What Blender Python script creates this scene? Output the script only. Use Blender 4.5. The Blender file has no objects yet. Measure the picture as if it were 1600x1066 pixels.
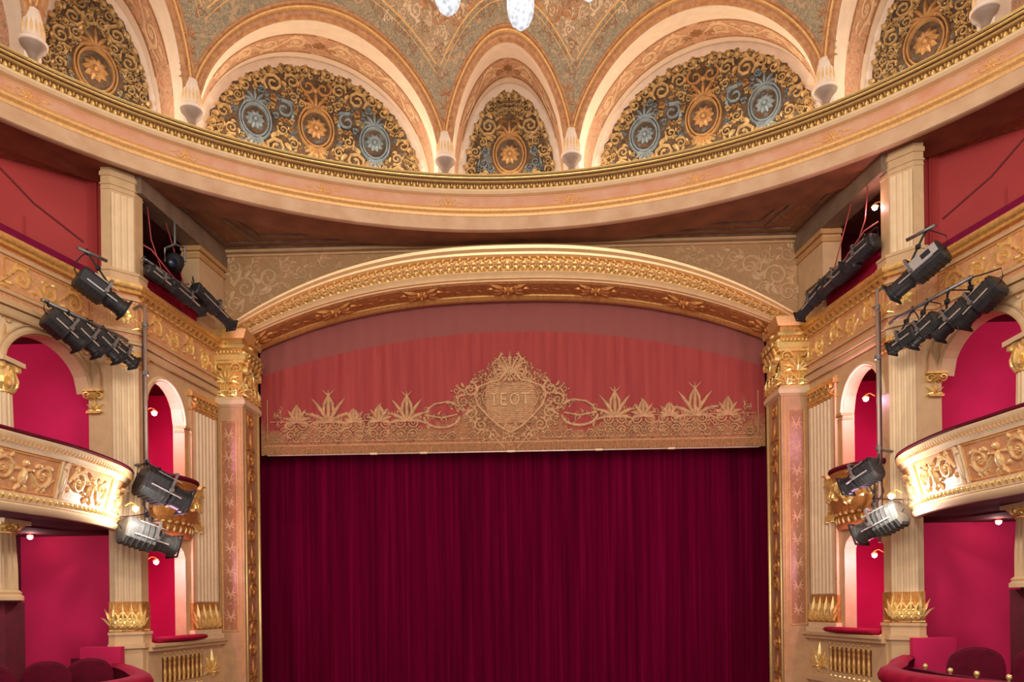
import bpy, bmesh, math, random
from mathutils import Vector, Matrix

C = bpy.context.scene
COL = C.collection
PI = math.pi
R_ = math.radians
random.seed(7)

# ------------------------------------------------------------------ camera
EYE = 4.5
cam_d = bpy.data.cameras.new('camera')
cam = bpy.data.objects.new('camera', cam_d)
COL.objects.link(cam)
C.camera = cam
cam_d.sensor_width = 36.0
cam_d.lens = 36.0 * 1200 / 1600
cam_d.shift_y = (943.7 - 533) / 1600
cam_d.shift_x = 0.0
cam_d.clip_end = 200
cam.matrix_world = (Matrix.Translation((0.40, 0.0, EYE)) @ Matrix.Rotation(0.0293, 4, 'Z')
                    @ Matrix.Rotation(PI / 2, 4, 'X') @ Matrix.Rotation(-0.0126, 4, 'Z'))

# ------------------------------------------------------------------ colour management, world, lights
C.view_settings.view_transform = 'Standard'
C.view_settings.look = 'None'
C.view_settings.gamma = 1.0
C.view_settings.use_curve_mapping = False
C.view_settings.exposure = 0.0

world = bpy.data.worlds.new('world')
C.world = world
world.use_nodes = True
bg = world.node_tree.nodes['Background']
bg.inputs[0].default_value = (1.0, 0.955, 0.91, 1)
bg.inputs[1].default_value = 0.95


def light(name, kind, loc, power, color=(1, .86, .68), size=.3, aim=None, **kw):
    d = bpy.data.lights.new(name, kind)
    d.energy = power
    d.color = color
    if kind == 'AREA':
        d.size = size
    elif kind != 'SUN':
        d.shadow_soft_size = size
    for k, v in kw.items():
        setattr(d, k, v)
    o = bpy.data.objects.new(name, d)
    o.location = loc
    if aim:
        o.rotation_euler = (Vector(aim) - Vector(loc)).to_track_quat('-Z', 'Y').to_euler()
    COL.objects.link(o)
    return o


light('chandelier_light', 'POINT', (0.3, 4.6, 10.3), 640, (1, .95, .88), .6)
for sx in (-1, 1):
    light('gallery_fill', 'POINT', (7.9 * sx, 8.2, 10.9), 66, (1, .9, .8), .25)  # added fill without a fixture, lifts the dark upper gallery wall
    light('middle_balcony_fill', 'POINT', (7.7 * sx, 9.0, 8.2), 46, (1, .9, .8), .2)  # added fill, no lamp modelled, brightens the crimson wall behind the arches
    light('lower_box_fill', 'POINT', (7.2 * sx, 8.2, 5.3), 62, (1, .88, .88), .2)  # added fill under the balcony to brighten the lower red wall
light('auditorium_fill', 'AREA', (0.0, -1.5, 9.5), 390, (1, .95, .88), 4.0, aim=(0, 13, 7))  # added soft fill from behind the camera, not an actual fixture


# ------------------------------------------------------------------ materials
def srgb(r, g, b):
    f = lambda c: (c / 255 / 12.92) if c / 255 <= .04045 else ((c / 255 + .055) / 1.055) ** 2.4
    return (f(r), f(g), f(b), 1)


class NT:
    """small node-tree helper"""
    def __init__(s, name):
        s.m = bpy.data.materials.new(name)
        s.m.use_nodes = True
        s.t = s.m.node_tree
        s.b = s.t.nodes['Principled BSDF']
        s.co = s.t.nodes.new('ShaderNodeTexCoord')

    def n(s, kind, **kw):
        x = s.t.nodes.new(kind)
        for k, v in kw.items():
            if k in x.inputs.keys() if isinstance(k, str) else False:
                x.inputs[k].default_value = v
            else:
                setattr(x, k, v)
        return x

    def l(s, a, b):
        s.t.links.new(a, b)

    def mapping(s, scale=(1, 1, 1), src='Object'):
        m = s.n('ShaderNodeMapping')
        m.inputs['Scale'].default_value = scale
        s.l(s.co.outputs[src], m.inputs['Vector'])
        return m.outputs[0]

    def noise(s, scale, detail=3, vec=None, dist=0.0, rough=.5):
        x = s.n('ShaderNodeTexNoise')
        x.inputs['Scale'].default_value = scale
        x.inputs['Detail'].default_value = detail
        x.inputs['Distortion'].default_value = dist
        x.inputs['Roughness'].default_value = rough
        s.l(vec if vec is not None else s.co.outputs['Object'], x.inputs['Vector'])
        return x.outputs['Fac']

    def ramp(s, fac, stops, interp='LINEAR'):
        x = s.n('ShaderNodeValToRGB')
        x.color_ramp.interpolation = interp
        e = x.color_ramp.elements
        while len(e) < len(stops):
            e.new(.5)
        for i, (p, c) in enumerate(stops):
            e[i].position = p
            e[i].color = c
        s.l(fac, x.inputs[0])
        return x.outputs[0]

    def mix(s, fac, a, b, mode='MIX'):
        x = s.n('ShaderNodeMix')
        x.data_type = 'RGBA'
        x.blend_type = mode
        for k, v in ((0, fac), (6, a), (7, b)):
            if hasattr(v, 'is_linked') or hasattr(v, 'links'):
                s.l(v, x.inputs[k])
            else:
                x.inputs[k].default_value = v
        return x.outputs[2]

    def color(s, v):
        s.l(v, s.b.inputs['Base Color'])

    def bump(s, h, strength=.3, dist=.02):
        x = s.n('ShaderNodeBump')
        x.inputs['Strength'].default_value = strength
        x.inputs['Distance'].default_value = dist
        s.l(h, x.inputs['Height'])
        s.l(x.outputs[0], s.b.inputs['Normal'])


MAT = {}


def simple(name, c, rough=.6, metal=0.0, var=.12, vscale=6, bump=0.0, bscale=60, spec=.5, sheen=0.0, c2=None):
    n = NT(name)
    n.b.inputs['Roughness'].default_value = rough
    n.b.inputs['Metallic'].default_value = metal
    n.b.inputs['Specular IOR Level'].default_value = spec
    if sheen:
        n.b.inputs['Sheen Weight'].default_value = sheen
        n.b.inputs['Sheen Tint'].default_value = c
    a = c
    d = c2 if c2 else tuple(x * (1 - var) for x in c[:3]) + (1,)
    u = tuple(min(1, x * (1 + var)) for x in c[:3]) + (1,) if not c2 else c
    if var or c2:
        n.color(n.ramp(n.noise(vscale, 4), [(.3, d), (.7, u)]))
    else:
        n.b.inputs['Base Color'].default_value = a
    if bump:
        n.bump(n.noise(bscale, 3), bump)
    MAT[name] = n.m
    return n.m


simple('cream_stone', srgb(206, 168, 122), .5, var=.08, bump=.08)
simple('pier_tan', srgb(194, 148, 104), .5, var=.12, bump=.1)
simple('cream_light', srgb(228, 196, 152), .45, var=.06)
simple('palmette_paint', srgb(222, 168, 132), .6, var=.1)
simple('cream_dark', srgb(196, 148, 92), .5, var=.12)
simple('fascia_beige', srgb(212, 174, 136), .5, c2=srgb(194, 150, 110), vscale=3)
simple('fascia_pink', srgb(214, 166, 134), .5, c2=srgb(208, 142, 104), vscale=4)
simple('plaster_white', srgb(238, 214, 190), .6, var=.06)
simple('stone_grey', srgb(148, 124, 106), .6, var=.1)
simple('gold', srgb(222, 172, 98), .36, metal=.55, var=.2, vscale=20, bump=.15)
simple('gold_bright', srgb(255, 214, 136), .3, metal=.6, var=.12, vscale=20)
simple('relief_pale', srgb(240, 200, 138), .4, metal=.25, var=.15, vscale=20)
simple('crown_gilt', srgb(244, 204, 146), .38, metal=.3, var=.06, vscale=8)
simple('gold_old', srgb(196, 132, 66), .45, metal=.4, var=.25, vscale=25, bump=.2)
simple('gold_dull', srgb(176, 116, 62), .55, metal=.25, var=.3, vscale=18, bump=.3)
simple('bronze_dark', srgb(96, 60, 32), .6, metal=.2, var=.3, vscale=14, bump=.2)
simple('orange_rib', srgb(196, 138, 84), .5, c2=srgb(160, 98, 54), vscale=14, bump=.15)
simple('rib_gold', srgb(226, 170, 100), .45, metal=.15, var=.15, vscale=25)
simple('scroll_pink', srgb(220, 182, 142), .6, var=.1)
simple('scroll_brown', srgb(150, 104, 66), .6, var=.15)
simple('grille_gold', srgb(190, 156, 104), .45, metal=.3, var=.25, vscale=9, bump=.1)
simple('grille_orange', srgb(172, 126, 76), .45, metal=.25, var=.2, vscale=9)
simple('grille_blue', srgb(118, 128, 132), .5, metal=.15, var=.25, vscale=7)
simple('panel_brown', srgb(168, 108, 74), .6, c2=srgb(150, 90, 58), vscale=10)
simple('panel_tan', srgb(190, 132, 92), .6, c2=srgb(172, 108, 72), vscale=8)
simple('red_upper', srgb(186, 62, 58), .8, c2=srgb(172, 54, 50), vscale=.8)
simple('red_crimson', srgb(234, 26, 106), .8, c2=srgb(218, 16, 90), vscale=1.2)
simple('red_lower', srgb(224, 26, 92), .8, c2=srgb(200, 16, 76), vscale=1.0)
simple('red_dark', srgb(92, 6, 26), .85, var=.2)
simple('velvet', srgb(150, 8, 44), .8, var=.2, vscale=8, sheen=.04, spec=.2)
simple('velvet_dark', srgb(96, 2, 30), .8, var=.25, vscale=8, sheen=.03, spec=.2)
simple('velvet_purple', srgb(120, 6, 56), .8, var=.1, sheen=.03, spec=.2)
simple('black_metal', srgb(52, 50, 50), .42, metal=.3, var=.25, vscale=12, bump=.05)
simple('black_matte', srgb(26, 22, 22), .7, var=.2)
simple('grey_metal', srgb(124, 118, 114), .35, metal=.6, var=.2, vscale=15)
simple('grey_dark', srgb(92, 90, 86), .5, metal=.4, var=.25, vscale=12, bump=.1)
simple('pipe_pink', srgb(170, 70, 70), .5, var=.1)
simple('silver', srgb(200, 196, 192), .3, metal=.7, var=.1)
simple('pipe_grey', srgb(176, 150, 134), .4, metal=.4, var=.1)
simple('cable_black', srgb(40, 18, 18), .7, var=0)
simple('cable_red', srgb(110, 30, 30), .7, var=0)
simple('floor_red', srgb(90, 10, 24), .9, var=.2)
simple('stage_black', srgb(14, 8, 9), .9, var=.2)
simple('lens_glass', srgb(40, 44, 60), .08, metal=.1, var=0)
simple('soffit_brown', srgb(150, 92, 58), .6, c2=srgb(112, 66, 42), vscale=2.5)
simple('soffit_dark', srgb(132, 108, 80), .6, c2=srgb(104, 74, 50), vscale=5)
simple('beam_grey', srgb(138, 112, 88), .6, c2=srgb(116, 92, 70), vscale=4)


def emis(name, c, strength):
    n = NT(name)
    n.b.inputs['Base Color'].default_value = c
    n.b.inputs['Emission Color'].default_value = c
    n.b.inputs['Emission Strength'].default_value = strength
    MAT[name] = n.m


emis('lamp_glow', (1, .93, .85, 1), 14)


def crystal():
    n = NT('crystal')
    n.b.inputs['Roughness'].default_value = .05
    n.b.inputs['Base Color'].default_value = (.22, .23, .25, 1)
    n.b.inputs['Emission Color'].default_value = (.93, .96, 1, 1)
    v = n.n('ShaderNodeTexVoronoi')
    v.inputs['Scale'].default_value = 34
    n.l(n.co.outputs['Object'], v.inputs['Vector'])
    r = n.n('ShaderNodeMapRange')
    r.inputs['To Min'].default_value = .3
    r.inputs['To Max'].default_value = .85
    r.inputs['From Max'].default_value = .6
    n.l(v.outputs['Distance'], r.inputs['Value'])
    n.l(r.outputs[0], n.b.inputs['Emission Strength'])
    MAT['crystal'] = n.m


crystal()


def painted(name, base, spots, scale=5.0, dist=1.5, rough=.6, thr=(.42, .5, .58, .66), bump=.15):
    """plaster painted all over with arabesques: domain-distorted noise cut into leaf-like patches"""
    n = NT(name)
    n.b.inputs['Roughness'].default_value = rough
    f = n.noise(scale, 2, dist=dist)
    g = n.noise(scale * 3.1, 3, dist=dist * 1.2)
    w = n.n('ShaderNodeMath', operation='ADD')
    n.l(f, w.inputs[0])
    h = n.n('ShaderNodeMath', operation='MULTIPLY_ADD')
    n.l(g, h.inputs[0])
    h.inputs[1].default_value = .6
    h.inputs[2].default_value = -.3
    n.l(h.outputs[0], w.inputs[1])
    st = [(0.0, spots[0])]
    for i, t in enumerate(thr):
        st.append((t, spots[(i + 1) % len(spots)] if i % 2 else base))
    n.color(n.ramp(w.outputs[0], st))
    if bump:
        n.bump(w.outputs[0], bump)
    MAT[name] = n.m


painted('dome_green', srgb(172, 144, 104), [srgb(122, 112, 86), srgb(190, 146, 98), srgb(108, 98, 74)], 6, 2.2)
painted('dome_ochre', srgb(190, 150, 104), [srgb(150, 104, 62), srgb(212, 178, 130), srgb(124, 100, 72)], 8, 2.5)
painted('intrados_pink', srgb(196, 142, 110), [srgb(172, 98, 74), srgb(156, 132, 100), srgb(220, 176, 142)], 5, 2.6)
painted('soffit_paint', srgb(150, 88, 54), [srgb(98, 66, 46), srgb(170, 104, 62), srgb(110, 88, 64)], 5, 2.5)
painted('marble', srgb(186, 142, 98), [srgb(160, 112, 76), srgb(202, 158, 112), srgb(170, 134, 88)], 3.2, 3.0, .35)
painted('marble_pink', srgb(176, 118, 82), [srgb(152, 92, 62), srgb(190, 134, 96), srgb(168, 106, 72)], 5, 2.5, .35)
painted('grille_back', srgb(78, 58, 38), [srgb(30, 20, 12), srgb(104, 98, 90), srgb(106, 74, 44)], 4, 1.0, .7)
painted('frieze_pink', srgb(212, 152, 104), [srgb(196, 130, 84), srgb(222, 168, 120), srgb(204, 142, 94)], 8, 2.0, .5)


def curtain_mat():
    n = NT('curtain_crimson')
    n.b.inputs['Roughness'].default_value = .9
    n.b.inputs['Specular IOR Level'].default_value = .04
    f = n.noise(1.0, 4, n.mapping((14, 14, .25)))
    n.color(n.ramp(f, [(.3, srgb(70, 0, 28)), (.55, srgb(94, 0, 36)), (.75, srgb(112, 4, 50))]))
    MAT['curtain_crimson'] = n.m


curtain_mat()


def valance_mat():
    """aged red damask woven with gold thread towards the hem: coordinates are metres above the hem"""
    n = NT('valance_cloth')
    n.b.inputs['Roughness'].default_value = .75
    sep = n.n('ShaderNodeSeparateXYZ')
    n.l(n.co.outputs['Object'], sep.inputs[0])
    streak = n.noise(1.0, 4, n.mapping((9, 9, .5)))
    red = n.ramp(streak, [(.3, srgb(150, 44, 42)), (.7, srgb(168, 62, 54))])
    gold = n.ramp(n.noise(11, 4, dist=2.0), [(.36, srgb(138, 66, 42)), (.5, srgb(176, 118, 74)), (.64, srgb(150, 100, 60))])
    # gold weave starts about 0.75 m above the hem with a broken edge
    h = n.n('ShaderNodeMath', operation='MULTIPLY_ADD')
    n.l(n.noise(3.2, 4, dist=1.0), h.inputs[0])
    h.inputs[1].default_value = .9
    n.l(sep.outputs['Z'], h.inputs[2])
    px = n.n('ShaderNodeMath', operation='ABSOLUTE')
    n.l(sep.outputs['X'], px.inputs[0])
    bump_ = n.n('ShaderNodeMapRange', interpolation_type='SMOOTHSTEP')
    n.l(px.outputs[0], bump_.inputs['Value'])
    bump_.inputs['From Min'].default_value = .15
    bump_.inputs['From Max'].default_value = 1.15
    bump_.inputs['To Min'].default_value = .95
    bump_.inputs['To Max'].default_value = 0
    hh = n.n('ShaderNodeMath', operation='SUBTRACT')
    n.l(h.outputs[0], hh.inputs[0])
    n.l(bump_.outputs[0], hh.inputs[1])
    fac = n.ramp(hh.outputs[0], [(.80, (1, 1, 1, 1)), (.995, (.0, .0, .0, 1))])
    c = n.mix(fac, red, gold)
    # faded top strip above the seam
    mr = n.n('ShaderNodeMapRange')
    mr.inputs['From Min'].default_value = 2.16
    mr.inputs['From Max'].default_value = 2.2
    x2 = n.n('ShaderNodeMath', operation='MULTIPLY')
    n.l(sep.outputs['X'], x2.inputs[0])
    n.l(sep.outputs['X'], x2.inputs[1])
    h2 = n.n('ShaderNodeMath', operation='MULTIPLY_ADD')
    n.l(x2.outputs[0], h2.inputs[0])
    h2.inputs[1].default_value = .034
    n.l(sep.outputs['Z'], h2.inputs[2])
    n.l(h2.outputs[0], mr.inputs['Value'])
    c = n.mix(mr.outputs[0], c, srgb(142, 72, 64))
    n.color(c)
    n.bump(streak, .15)
    MAT['valance_cloth'] = n.m


valance_mat()
simple('thread_gold', srgb(190, 142, 96), .5, metal=.15, var=.25, vscale=14, bump=.3)
simple('thread_light', srgb(214, 176, 126), .5, metal=.1, var=.2, vscale=14)
simple('fringe_gold', srgb(190, 134, 84), .6, var=.3, vscale=30)


# ------------------------------------------------------------------ mesh builder
def skew_right(v):
    """the wall on the right stands a little further out towards the audience than its twin"""
    t = min(1.0, max(0.0, (13.4 - v[1]) / 2.3))
    return (v[0] + .13 * t, v[1], v[2])


PLAN = [None]


class MB:
    def __init__(s):
        s.v = []
        s.f = []

    def add(s, vs, fs):
        b = len(s.v)
        s.v += [tuple(v) for v in vs]
        s.f += [tuple(b + i for i in f) for f in fs]

    def grid(s, rows, closed_u=False):
        n, m = len(rows), len(rows[0])
        b = len(s.v)
        for r in rows:
            s.v += [tuple(p) for p in r]
        for i in range(n - 1):
            for j in range(m if closed_u else m - 1):
                k = (j + 1) % m
                s.f.append((b + i * m + j, b + i * m + k, b + (i + 1) * m + k, b + (i + 1) * m + j))

    def box(s, c, d, M=None):
        x, y, z = d[0] / 2, d[1] / 2, d[2] / 2
        vs = [Vector((sx * x, sy * y, sz * z)) + Vector(c) for sz in (-1, 1) for sx, sy in ((-1, -1), (1, -1), (1, 1), (-1, 1))]
        if M:
            vs = [M @ v for v in vs]
        s.add(vs, [(3, 2, 1, 0), (4, 5, 6, 7), (0, 1, 5, 4), (1, 2, 6, 5), (2, 3, 7, 6), (3, 0, 4, 7)])

    def prism(s, poly, z0, z1, M=None):
        n = len(poly)
        vs = [Vector((p[0], p[1], z)) for z in (z0, z1) for p in poly]
        if M:
            vs = [M @ v for v in vs]
        s.add(vs, [tuple(range(n))[::-1], tuple(range(n, 2 * n))] + [(i, (i + 1) % n, n + (i + 1) % n, n + i) for i in range(n)])

    def frustum(s, poly0, z0, poly1, z1):
        n = len(poly0)
        vs = [(p[0], p[1], z0) for p in poly0] + [(p[0], p[1], z1) for p in poly1]
        s.add(vs, [tuple(range(n))[::-1], tuple(range(n, 2 * n))] + [(i, (i + 1) % n, n + (i + 1) % n, n + i) for i in range(n)])

    def tube(s, pts, r, n=8, caps=True):
        pts = [Vector(p) for p in pts]
        rows = []
        up = Vector((0, 0, 1))
        for i, p in enumerate(pts):
            t = (pts[min(i + 1, len(pts) - 1)] - pts[max(i - 1, 0)]).normalized()
            a = t.cross(up)
            if a.length < .05:
                a = t.cross(Vector((1, 0, 0)))
            a.normalize()
            b = t.cross(a)
            rr = r[i] if isinstance(r, (list, tuple)) else r
            rows.append([p + (a * math.cos(k * 2 * PI / n) + b * math.sin(k * 2 * PI / n)) * rr for k in range(n)])
        b0 = len(s.v)
        s.grid(rows, True)
        if caps:
            s.f.append(tuple(b0 + k for k in range(n))[::-1])
            s.f.append(tuple(b0 + (len(rows) - 1) * n + k for k in range(n)))

    def lathe(s, prof, c=(0, 0, 0), n=20, M=None, a0=0, a1=2 * PI):
        full = abs(a1 - a0 - 2 * PI) < 1e-6
        rows = []
        for r, z in prof:
            row = []
            for k in range(n if full else n + 1):
                a = a0 + (a1 - a0) * k / n
                p = Vector((c[0] + r * math.cos(a), c[1] + r * math.sin(a), c[2] + z))
                row.append(M @ p if M else p)
            rows.append(row)
        s.grid(rows, full)

    # --- relief ornament drawn in (u, v) and laid on a surface by map m(u, v, w)
    def ridge(s, pts, w, d, m):
        rows = []
        k = len(pts)
        for i, (u, v) in enumerate(pts):
            a = pts[max(i - 1, 0)]
            b = pts[min(i + 1, k - 1)]
            tx, ty = b[0] - a[0], b[1] - a[1]
            l = math.hypot(tx, ty) or 1
            nx, ny = -ty / l, tx / l
            ww = w[i] if isinstance(w, (list, tuple)) else w
            dd = d * (ww / max(w) if isinstance(w, (list, tuple)) else 1)
            rows.append([m(u + nx * ww, v + ny * ww, 0), m(u + nx * ww * .45, v + ny * ww * .45, dd), m(u - nx * ww * .45, v - ny * ww * .45, dd), m(u - nx * ww, v - ny * ww, 0)])
        s.grid(rows)

    def spiral(s, cx, cy, r, turns, a0, sgn, m, w=None, d=None, n=None):
        n = n or max(8, int(11 * turns))
        pts, ws = [], []
        for i in range(n + 1):
            t = i / n
            a = a0 + sgn * t * turns * 2 * PI
            rr = r * (1 - .86 * t)
            pts.append((cx + rr * math.cos(a), cy + rr * math.sin(a)))
            ws.append((w or r * .17) * (1 - .45 * t) * (1.35 if i >= n - 1 else 1))
        s.ridge(pts, ws, d or r * .18, m)

    def leaf(s, x, y, a, l, w, d, m, curl=.5):
        pts, ws = [], []
        for i in range(5):
            t = i / 4
            aa = a + curl * t
            pts.append((x + l * t * math.cos(aa), y + l * t * math.sin(aa)))
            ws.append(w * (.35, .9, 1, .65, .08)[i])
        s.ridge(pts, ws, d, m)

    def palmette(s, x, y, w, h, d, m, n=7, down=False, spread=1.25):
        for i in range(n):
            t = (i / (n - 1) - .5) * 2
            a = PI / 2 - t * spread
            l = h * (1 - .38 * abs(t))
            if down:
                a = -a
            s.leaf(x + t * w * .08, y, a, l, w * .11, d, m, curl=-t * .5 * (-1 if down else 1))

    def rosette(s, x, y, r, d, m, n=8):
        for i in range(n):
            a = i * 2 * PI / n
            s.leaf(x + .15 * r * math.cos(a), y + .15 * r * math.sin(a), a, r * .85, r * .3, d, m, 0)
        s.egg(x, y, r * .28, r * .28, d * 1.6, m)

    def egg(s, x, y, rx, ry, d, m, n=8):
        rows = [[m(x + rx * q * math.cos(a * 2 * PI / n), y + ry * q * math.sin(a * 2 * PI / n), d * h) for a in range(n)]
                for q, h in ((1, 0), (.78, .62), (.4, .92), (.02, 1))]
        s.grid(rows, True)

    def rinceau(s, u0, u1, v, h, d, m, first=1):
        """running scroll of alternating spirals along u"""
        L = u1 - u0
        n = max(1, round(L / (h * 1.15)))
        c = L / n
        for i in range(n):
            cx = u0 + (i + .5) * c
            sg = first if i % 2 == 0 else -first
            r = min(h * .42, c * .46)
            s.spiral(cx, v, r, 1.6, PI - sg * .2, -sg, m, w=r * .16, d=d)
            s.ridge([(u0 + i * c, v - sg * h * .05), (cx - r * .9, v + sg * r * .35), (cx - r * .55, v + sg * r * .9), (cx + r * .2, v + sg * r * 1.05), (u0 + (i + 1) * c, v + sg * h * .06)], [r * .1, r * .15, r * .15, r * .12, r * .08], d * .8, m)
            for q in (-1, 1):
                s.leaf(cx + q * r * .85, v - sg * r * .5, -sg * PI / 2 + q * .6, r * .75, r * .2, d, m, q * .8)
                s.leaf(cx + q * r * .4, v + sg * r * .95, sg * PI / 2 - q * .9, r * .5, r * .15, d, m, q * .6)
            s.rosette(cx, v, r * .33, d, m, 5)

    def build(s, name, mat, parent=None, smooth=False, recalc=True, angle=None):
        me = bpy.data.meshes.new(name)
        off = Vector((0, 0, 0))
        p = parent
        while p is not None:
            off += p.location
            p = p.parent
        src = [PLAN[0](v) for v in s.v] if PLAN[0] else s.v
        vs = [(v[0] - off.x, v[1] - off.y, v[2] - off.z) for v in src] if off.length > 0 else src
        me.from_pydata(vs, [], s.f)
        if recalc:
            bm = bmesh.new()
            bm.from_mesh(me)
            bmesh.ops.recalc_face_normals(bm, faces=bm.faces)
            bm.to_mesh(me)
            bm.free()
        me.materials.append(MAT[mat])
        if smooth:
            me.polygons.foreach_set('use_smooth', [True] * len(me.polygons))
            if angle:
                try:
                    me.set_sharp_from_angle(angle=R_(angle))
                except Exception:
                    pass
        o = bpy.data.objects.new(name, me)
        COL.objects.link(o)
        if parent:
            o.parent = parent
        return o


def tag(o, label=None, cat=None, group=None, kind=None):
    for k, v in (('label', label), ('category', cat), ('group', group), ('kind', kind)):
        if v:
            o[k] = v
    return o


def thing(name, loc, label, cat, group=None, kind=None):
    o = bpy.data.objects.new(name, None)
    o.empty_display_size = .1
    o.location = loc
    COL.objects.link(o)
    return tag(o, label, cat, group, kind)


def struct(mb, name, mat, label=None, smooth=False, angle=None, parent=None):
    o = mb.build(name, mat, parent, smooth, angle=angle)
    if parent is None:
        tag(o, label, None, None, 'structure')
    return o


def copy_tree(o, parent=None):
    c = o.copy()
    COL.objects.link(c)
    c.parent = parent
    for ch in list(o.children):
        copy_tree(ch, c)
    return c


# ------------------------------------------------------------------ plan paths
class Path:
    """plan polyline from the audience towards the stage, mirrored by s; +offset points into the auditorium"""
    def __init__(p, pts, s):
        p.s = s
        p.p = [Vector((x * s, y)) for x, y in pts]
        p.n = []
        k = len(p.p)
        seg = []
        for i in range(k - 1):
            d = (p.p[i + 1] - p.p[i]).normalized()
            seg.append(Vector((-d.y, d.x)) * s)
        for i in range(k):
            if i == 0:
                n = seg[0]
            elif i == k - 1:
                n = seg[-1]
            else:
                n = seg[i - 1] + seg[i]
                n = n / max(.35, n.dot(seg[i - 1]))
            p.n.append(n)
        p.seg = seg
        p.L = [0]
        for i in range(k - 1):
            p.L.append(p.L[-1] + (p.p[i + 1] - p.p[i]).length)

    def sweep(p, mb, prof):
        mb.grid([[(q.x + n.x * o, q.y + n.y * o, z) for o, z in prof] for q, n in zip(p.p, p.n)])
        for i in (0, -1):
            q, n = p.p[i], p.n[i]
            b = len(mb.v)
            mb.v += [(q.x + n.x * o, q.y + n.y * o, z) for o, z in prof]
            mb.f.append(tuple(range(b, b + len(prof))))

    def map(p, o=0, z0=0, of=None):
        def m(u, v, w):
            i = 0
            while i < len(p.p) - 2 and u > p.L[i + 1]:
                i += 1
            t = (u - p.L[i]) / (p.L[i + 1] - p.L[i])
            q = p.p[i].lerp(p.p[i + 1], t)
            n = p.n[i].lerp(p.n[i + 1], min(1, max(0, t)))
            oo = o + w + (of(v) if of else 0)
            return (q.x + n.x * oo, q.y + n.y * oo, z0 + v)
        return m


def smooth_path(pts, n=8):
    """Catmull-Rom through plan points"""
    out = []
    P = [pts[0]] + list(pts) + [pts[-1]]
    for i in range(1, len(P) - 2):
        for k in range(n):
            t = k / n
            r = []
            for a in (0, 1):
                p0, p1, p2, p3 = P[i - 1][a], P[i][a], P[i + 1][a], P[i + 2][a]
                r.append(.5 * (2 * p1 + (p2 - p0) * t + (2 * p0 - 5 * p1 + 4 * p2 - p3) * t * t + (3 * p1 - p0 - 3 * p2 + p3) * t ** 3))
            out.append(tuple(r))
    out.append(pts[-1])
    return out


SIDE = {-1: 'left', 1: 'right'}
RC = (0.05, 5.1)      # centre of the dome ring
RR = 7.9


def pol(r, phi, z):
    a = R_(phi)
    return (RC[0] + r * math.sin(a), RC[1] + r * math.cos(a), z)


# ================================================================== SETTING
def ring():
    PH = [(-82 + i * 1.0) for i in range(165)]
    prof = [(8.7, 11.725), (7.79, 11.725), (7.79, 11.71), (7.815, 11.695), (7.82, 11.675), (7.85, 11.665), (7.87, 11.64), (7.88, 11.63)]
    def sw(mb, prof):
        mb.grid([[pol(r, p, z) for r, z in prof] for p in PH])
    m = MB(); sw(m, prof + [(7.92, 11.63)]); struct(m, 'trim_1', 'gold_bright', 'gilded top moulding of the round ceiling cornice')
    m = MB(); sw(m, [(7.812, 11.70), (7.808, 11.69), (7.82, 11.682)]); sw(m, [(7.845, 11.667), (7.845, 11.655), (7.862, 11.648)]); struct(m, 'trim_35', 'bronze_dark')
    m = MB(); sw(m, [(7.92, 11.64), (7.92, 11.44)]); struct(m, 'trim_2', 'bronze_dark')
    m = MB()
    for i in range(230):
        p = -80 + i * 160 / 229
        mm = lambda u, v, w, p=p: pol(7.92 - w, p + math.degrees(u / 7.92), 11.455 + v)
        m.egg(0, .085, .034, .062, .07, mm, 8)
        m.egg(.05, .12, .014, .04, .05, mm, 6)
    struct(m, 'trim_3', 'gold_bright', 'gold egg and dart course of the round ceiling cornice')
    m = MB(); sw(m, [(7.93, 11.49), (7.83, 11.49), (7.82, 11.45), (7.85, 11.42), (7.93, 11.41)]); struct(m, 'trim_4', 'cream_light')
    m = MB(); sw(m, [(7.93, 11.415), (7.93, 11.215)]); struct(m, 'trim_5', 'fascia_pink', 'pink painted fascia band of the round ceiling cornice')
    m = MB(); sw(m, [(7.94, 11.22), (7.87, 11.21), (7.83, 11.16), (7.84, 11.13), (7.88, 11.10), (7.89, 11.06)]); struct(m, 'trim_6', 'rib_gold')
    m = MB(); sw(m, [(7.89, 11.06), (7.90, 11.05), (7.90, 10.92), (7.87, 10.91), (7.87, 10.83), (7.90, 10.82), (7.96, 10.82)]); struct(m, 'trim_7', 'fascia_beige')
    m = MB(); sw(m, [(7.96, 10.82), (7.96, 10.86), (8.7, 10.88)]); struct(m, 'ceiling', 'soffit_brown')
    # thin gold lines and painted rosettes on the pink band
    m = MB()
    for z in (11.395, 11.235):
        sw(m, [(7.925, z + .006), (7.922, z), (7.925, z - .006)])
    for k in range(-5, 6):
        p = k * 14.9 + 7.45
        mm = lambda u, v, w, p=p: pol(7.928 - w, p + math.degrees(u / 7.92), 11.315 + v)
        for q in (-1, 1):
            m.spiral(q * .10, 0, .07, 1.2, PI if q > 0 else 0, q, mm, d=.012)
            m.leaf(q * .16, 0, 0 if q > 0 else PI, .13, .022, .01, mm, 0)
        m.rosette(0, 0, .075, .015, mm, 6)
    struct(m, 'trim_8', 'rib_gold')


ring()

# ---- dome with lunette penetrations
LUN = [(-66, 13.6, 'L'), (-44.2, 6.7, 'S'), (-22.2, 13.6, 'L'), (0, 6.9, 'S'), (22.2, 13.6, 'L'), (44.2, 6.7, 'S'), (66, 13.6, 'L')]
ZS = 12.05
ZA = {'S': 13.62, 'L': 13.62}
ZB = {'S': 14.06, 'L': 14.12}


def dome_r(z):
    t = min(1, max(0, (z - 11.8) / 4.2))
    return 2.0 + 5.95 * math.sqrt(max(0, 1 - t * t))


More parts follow.
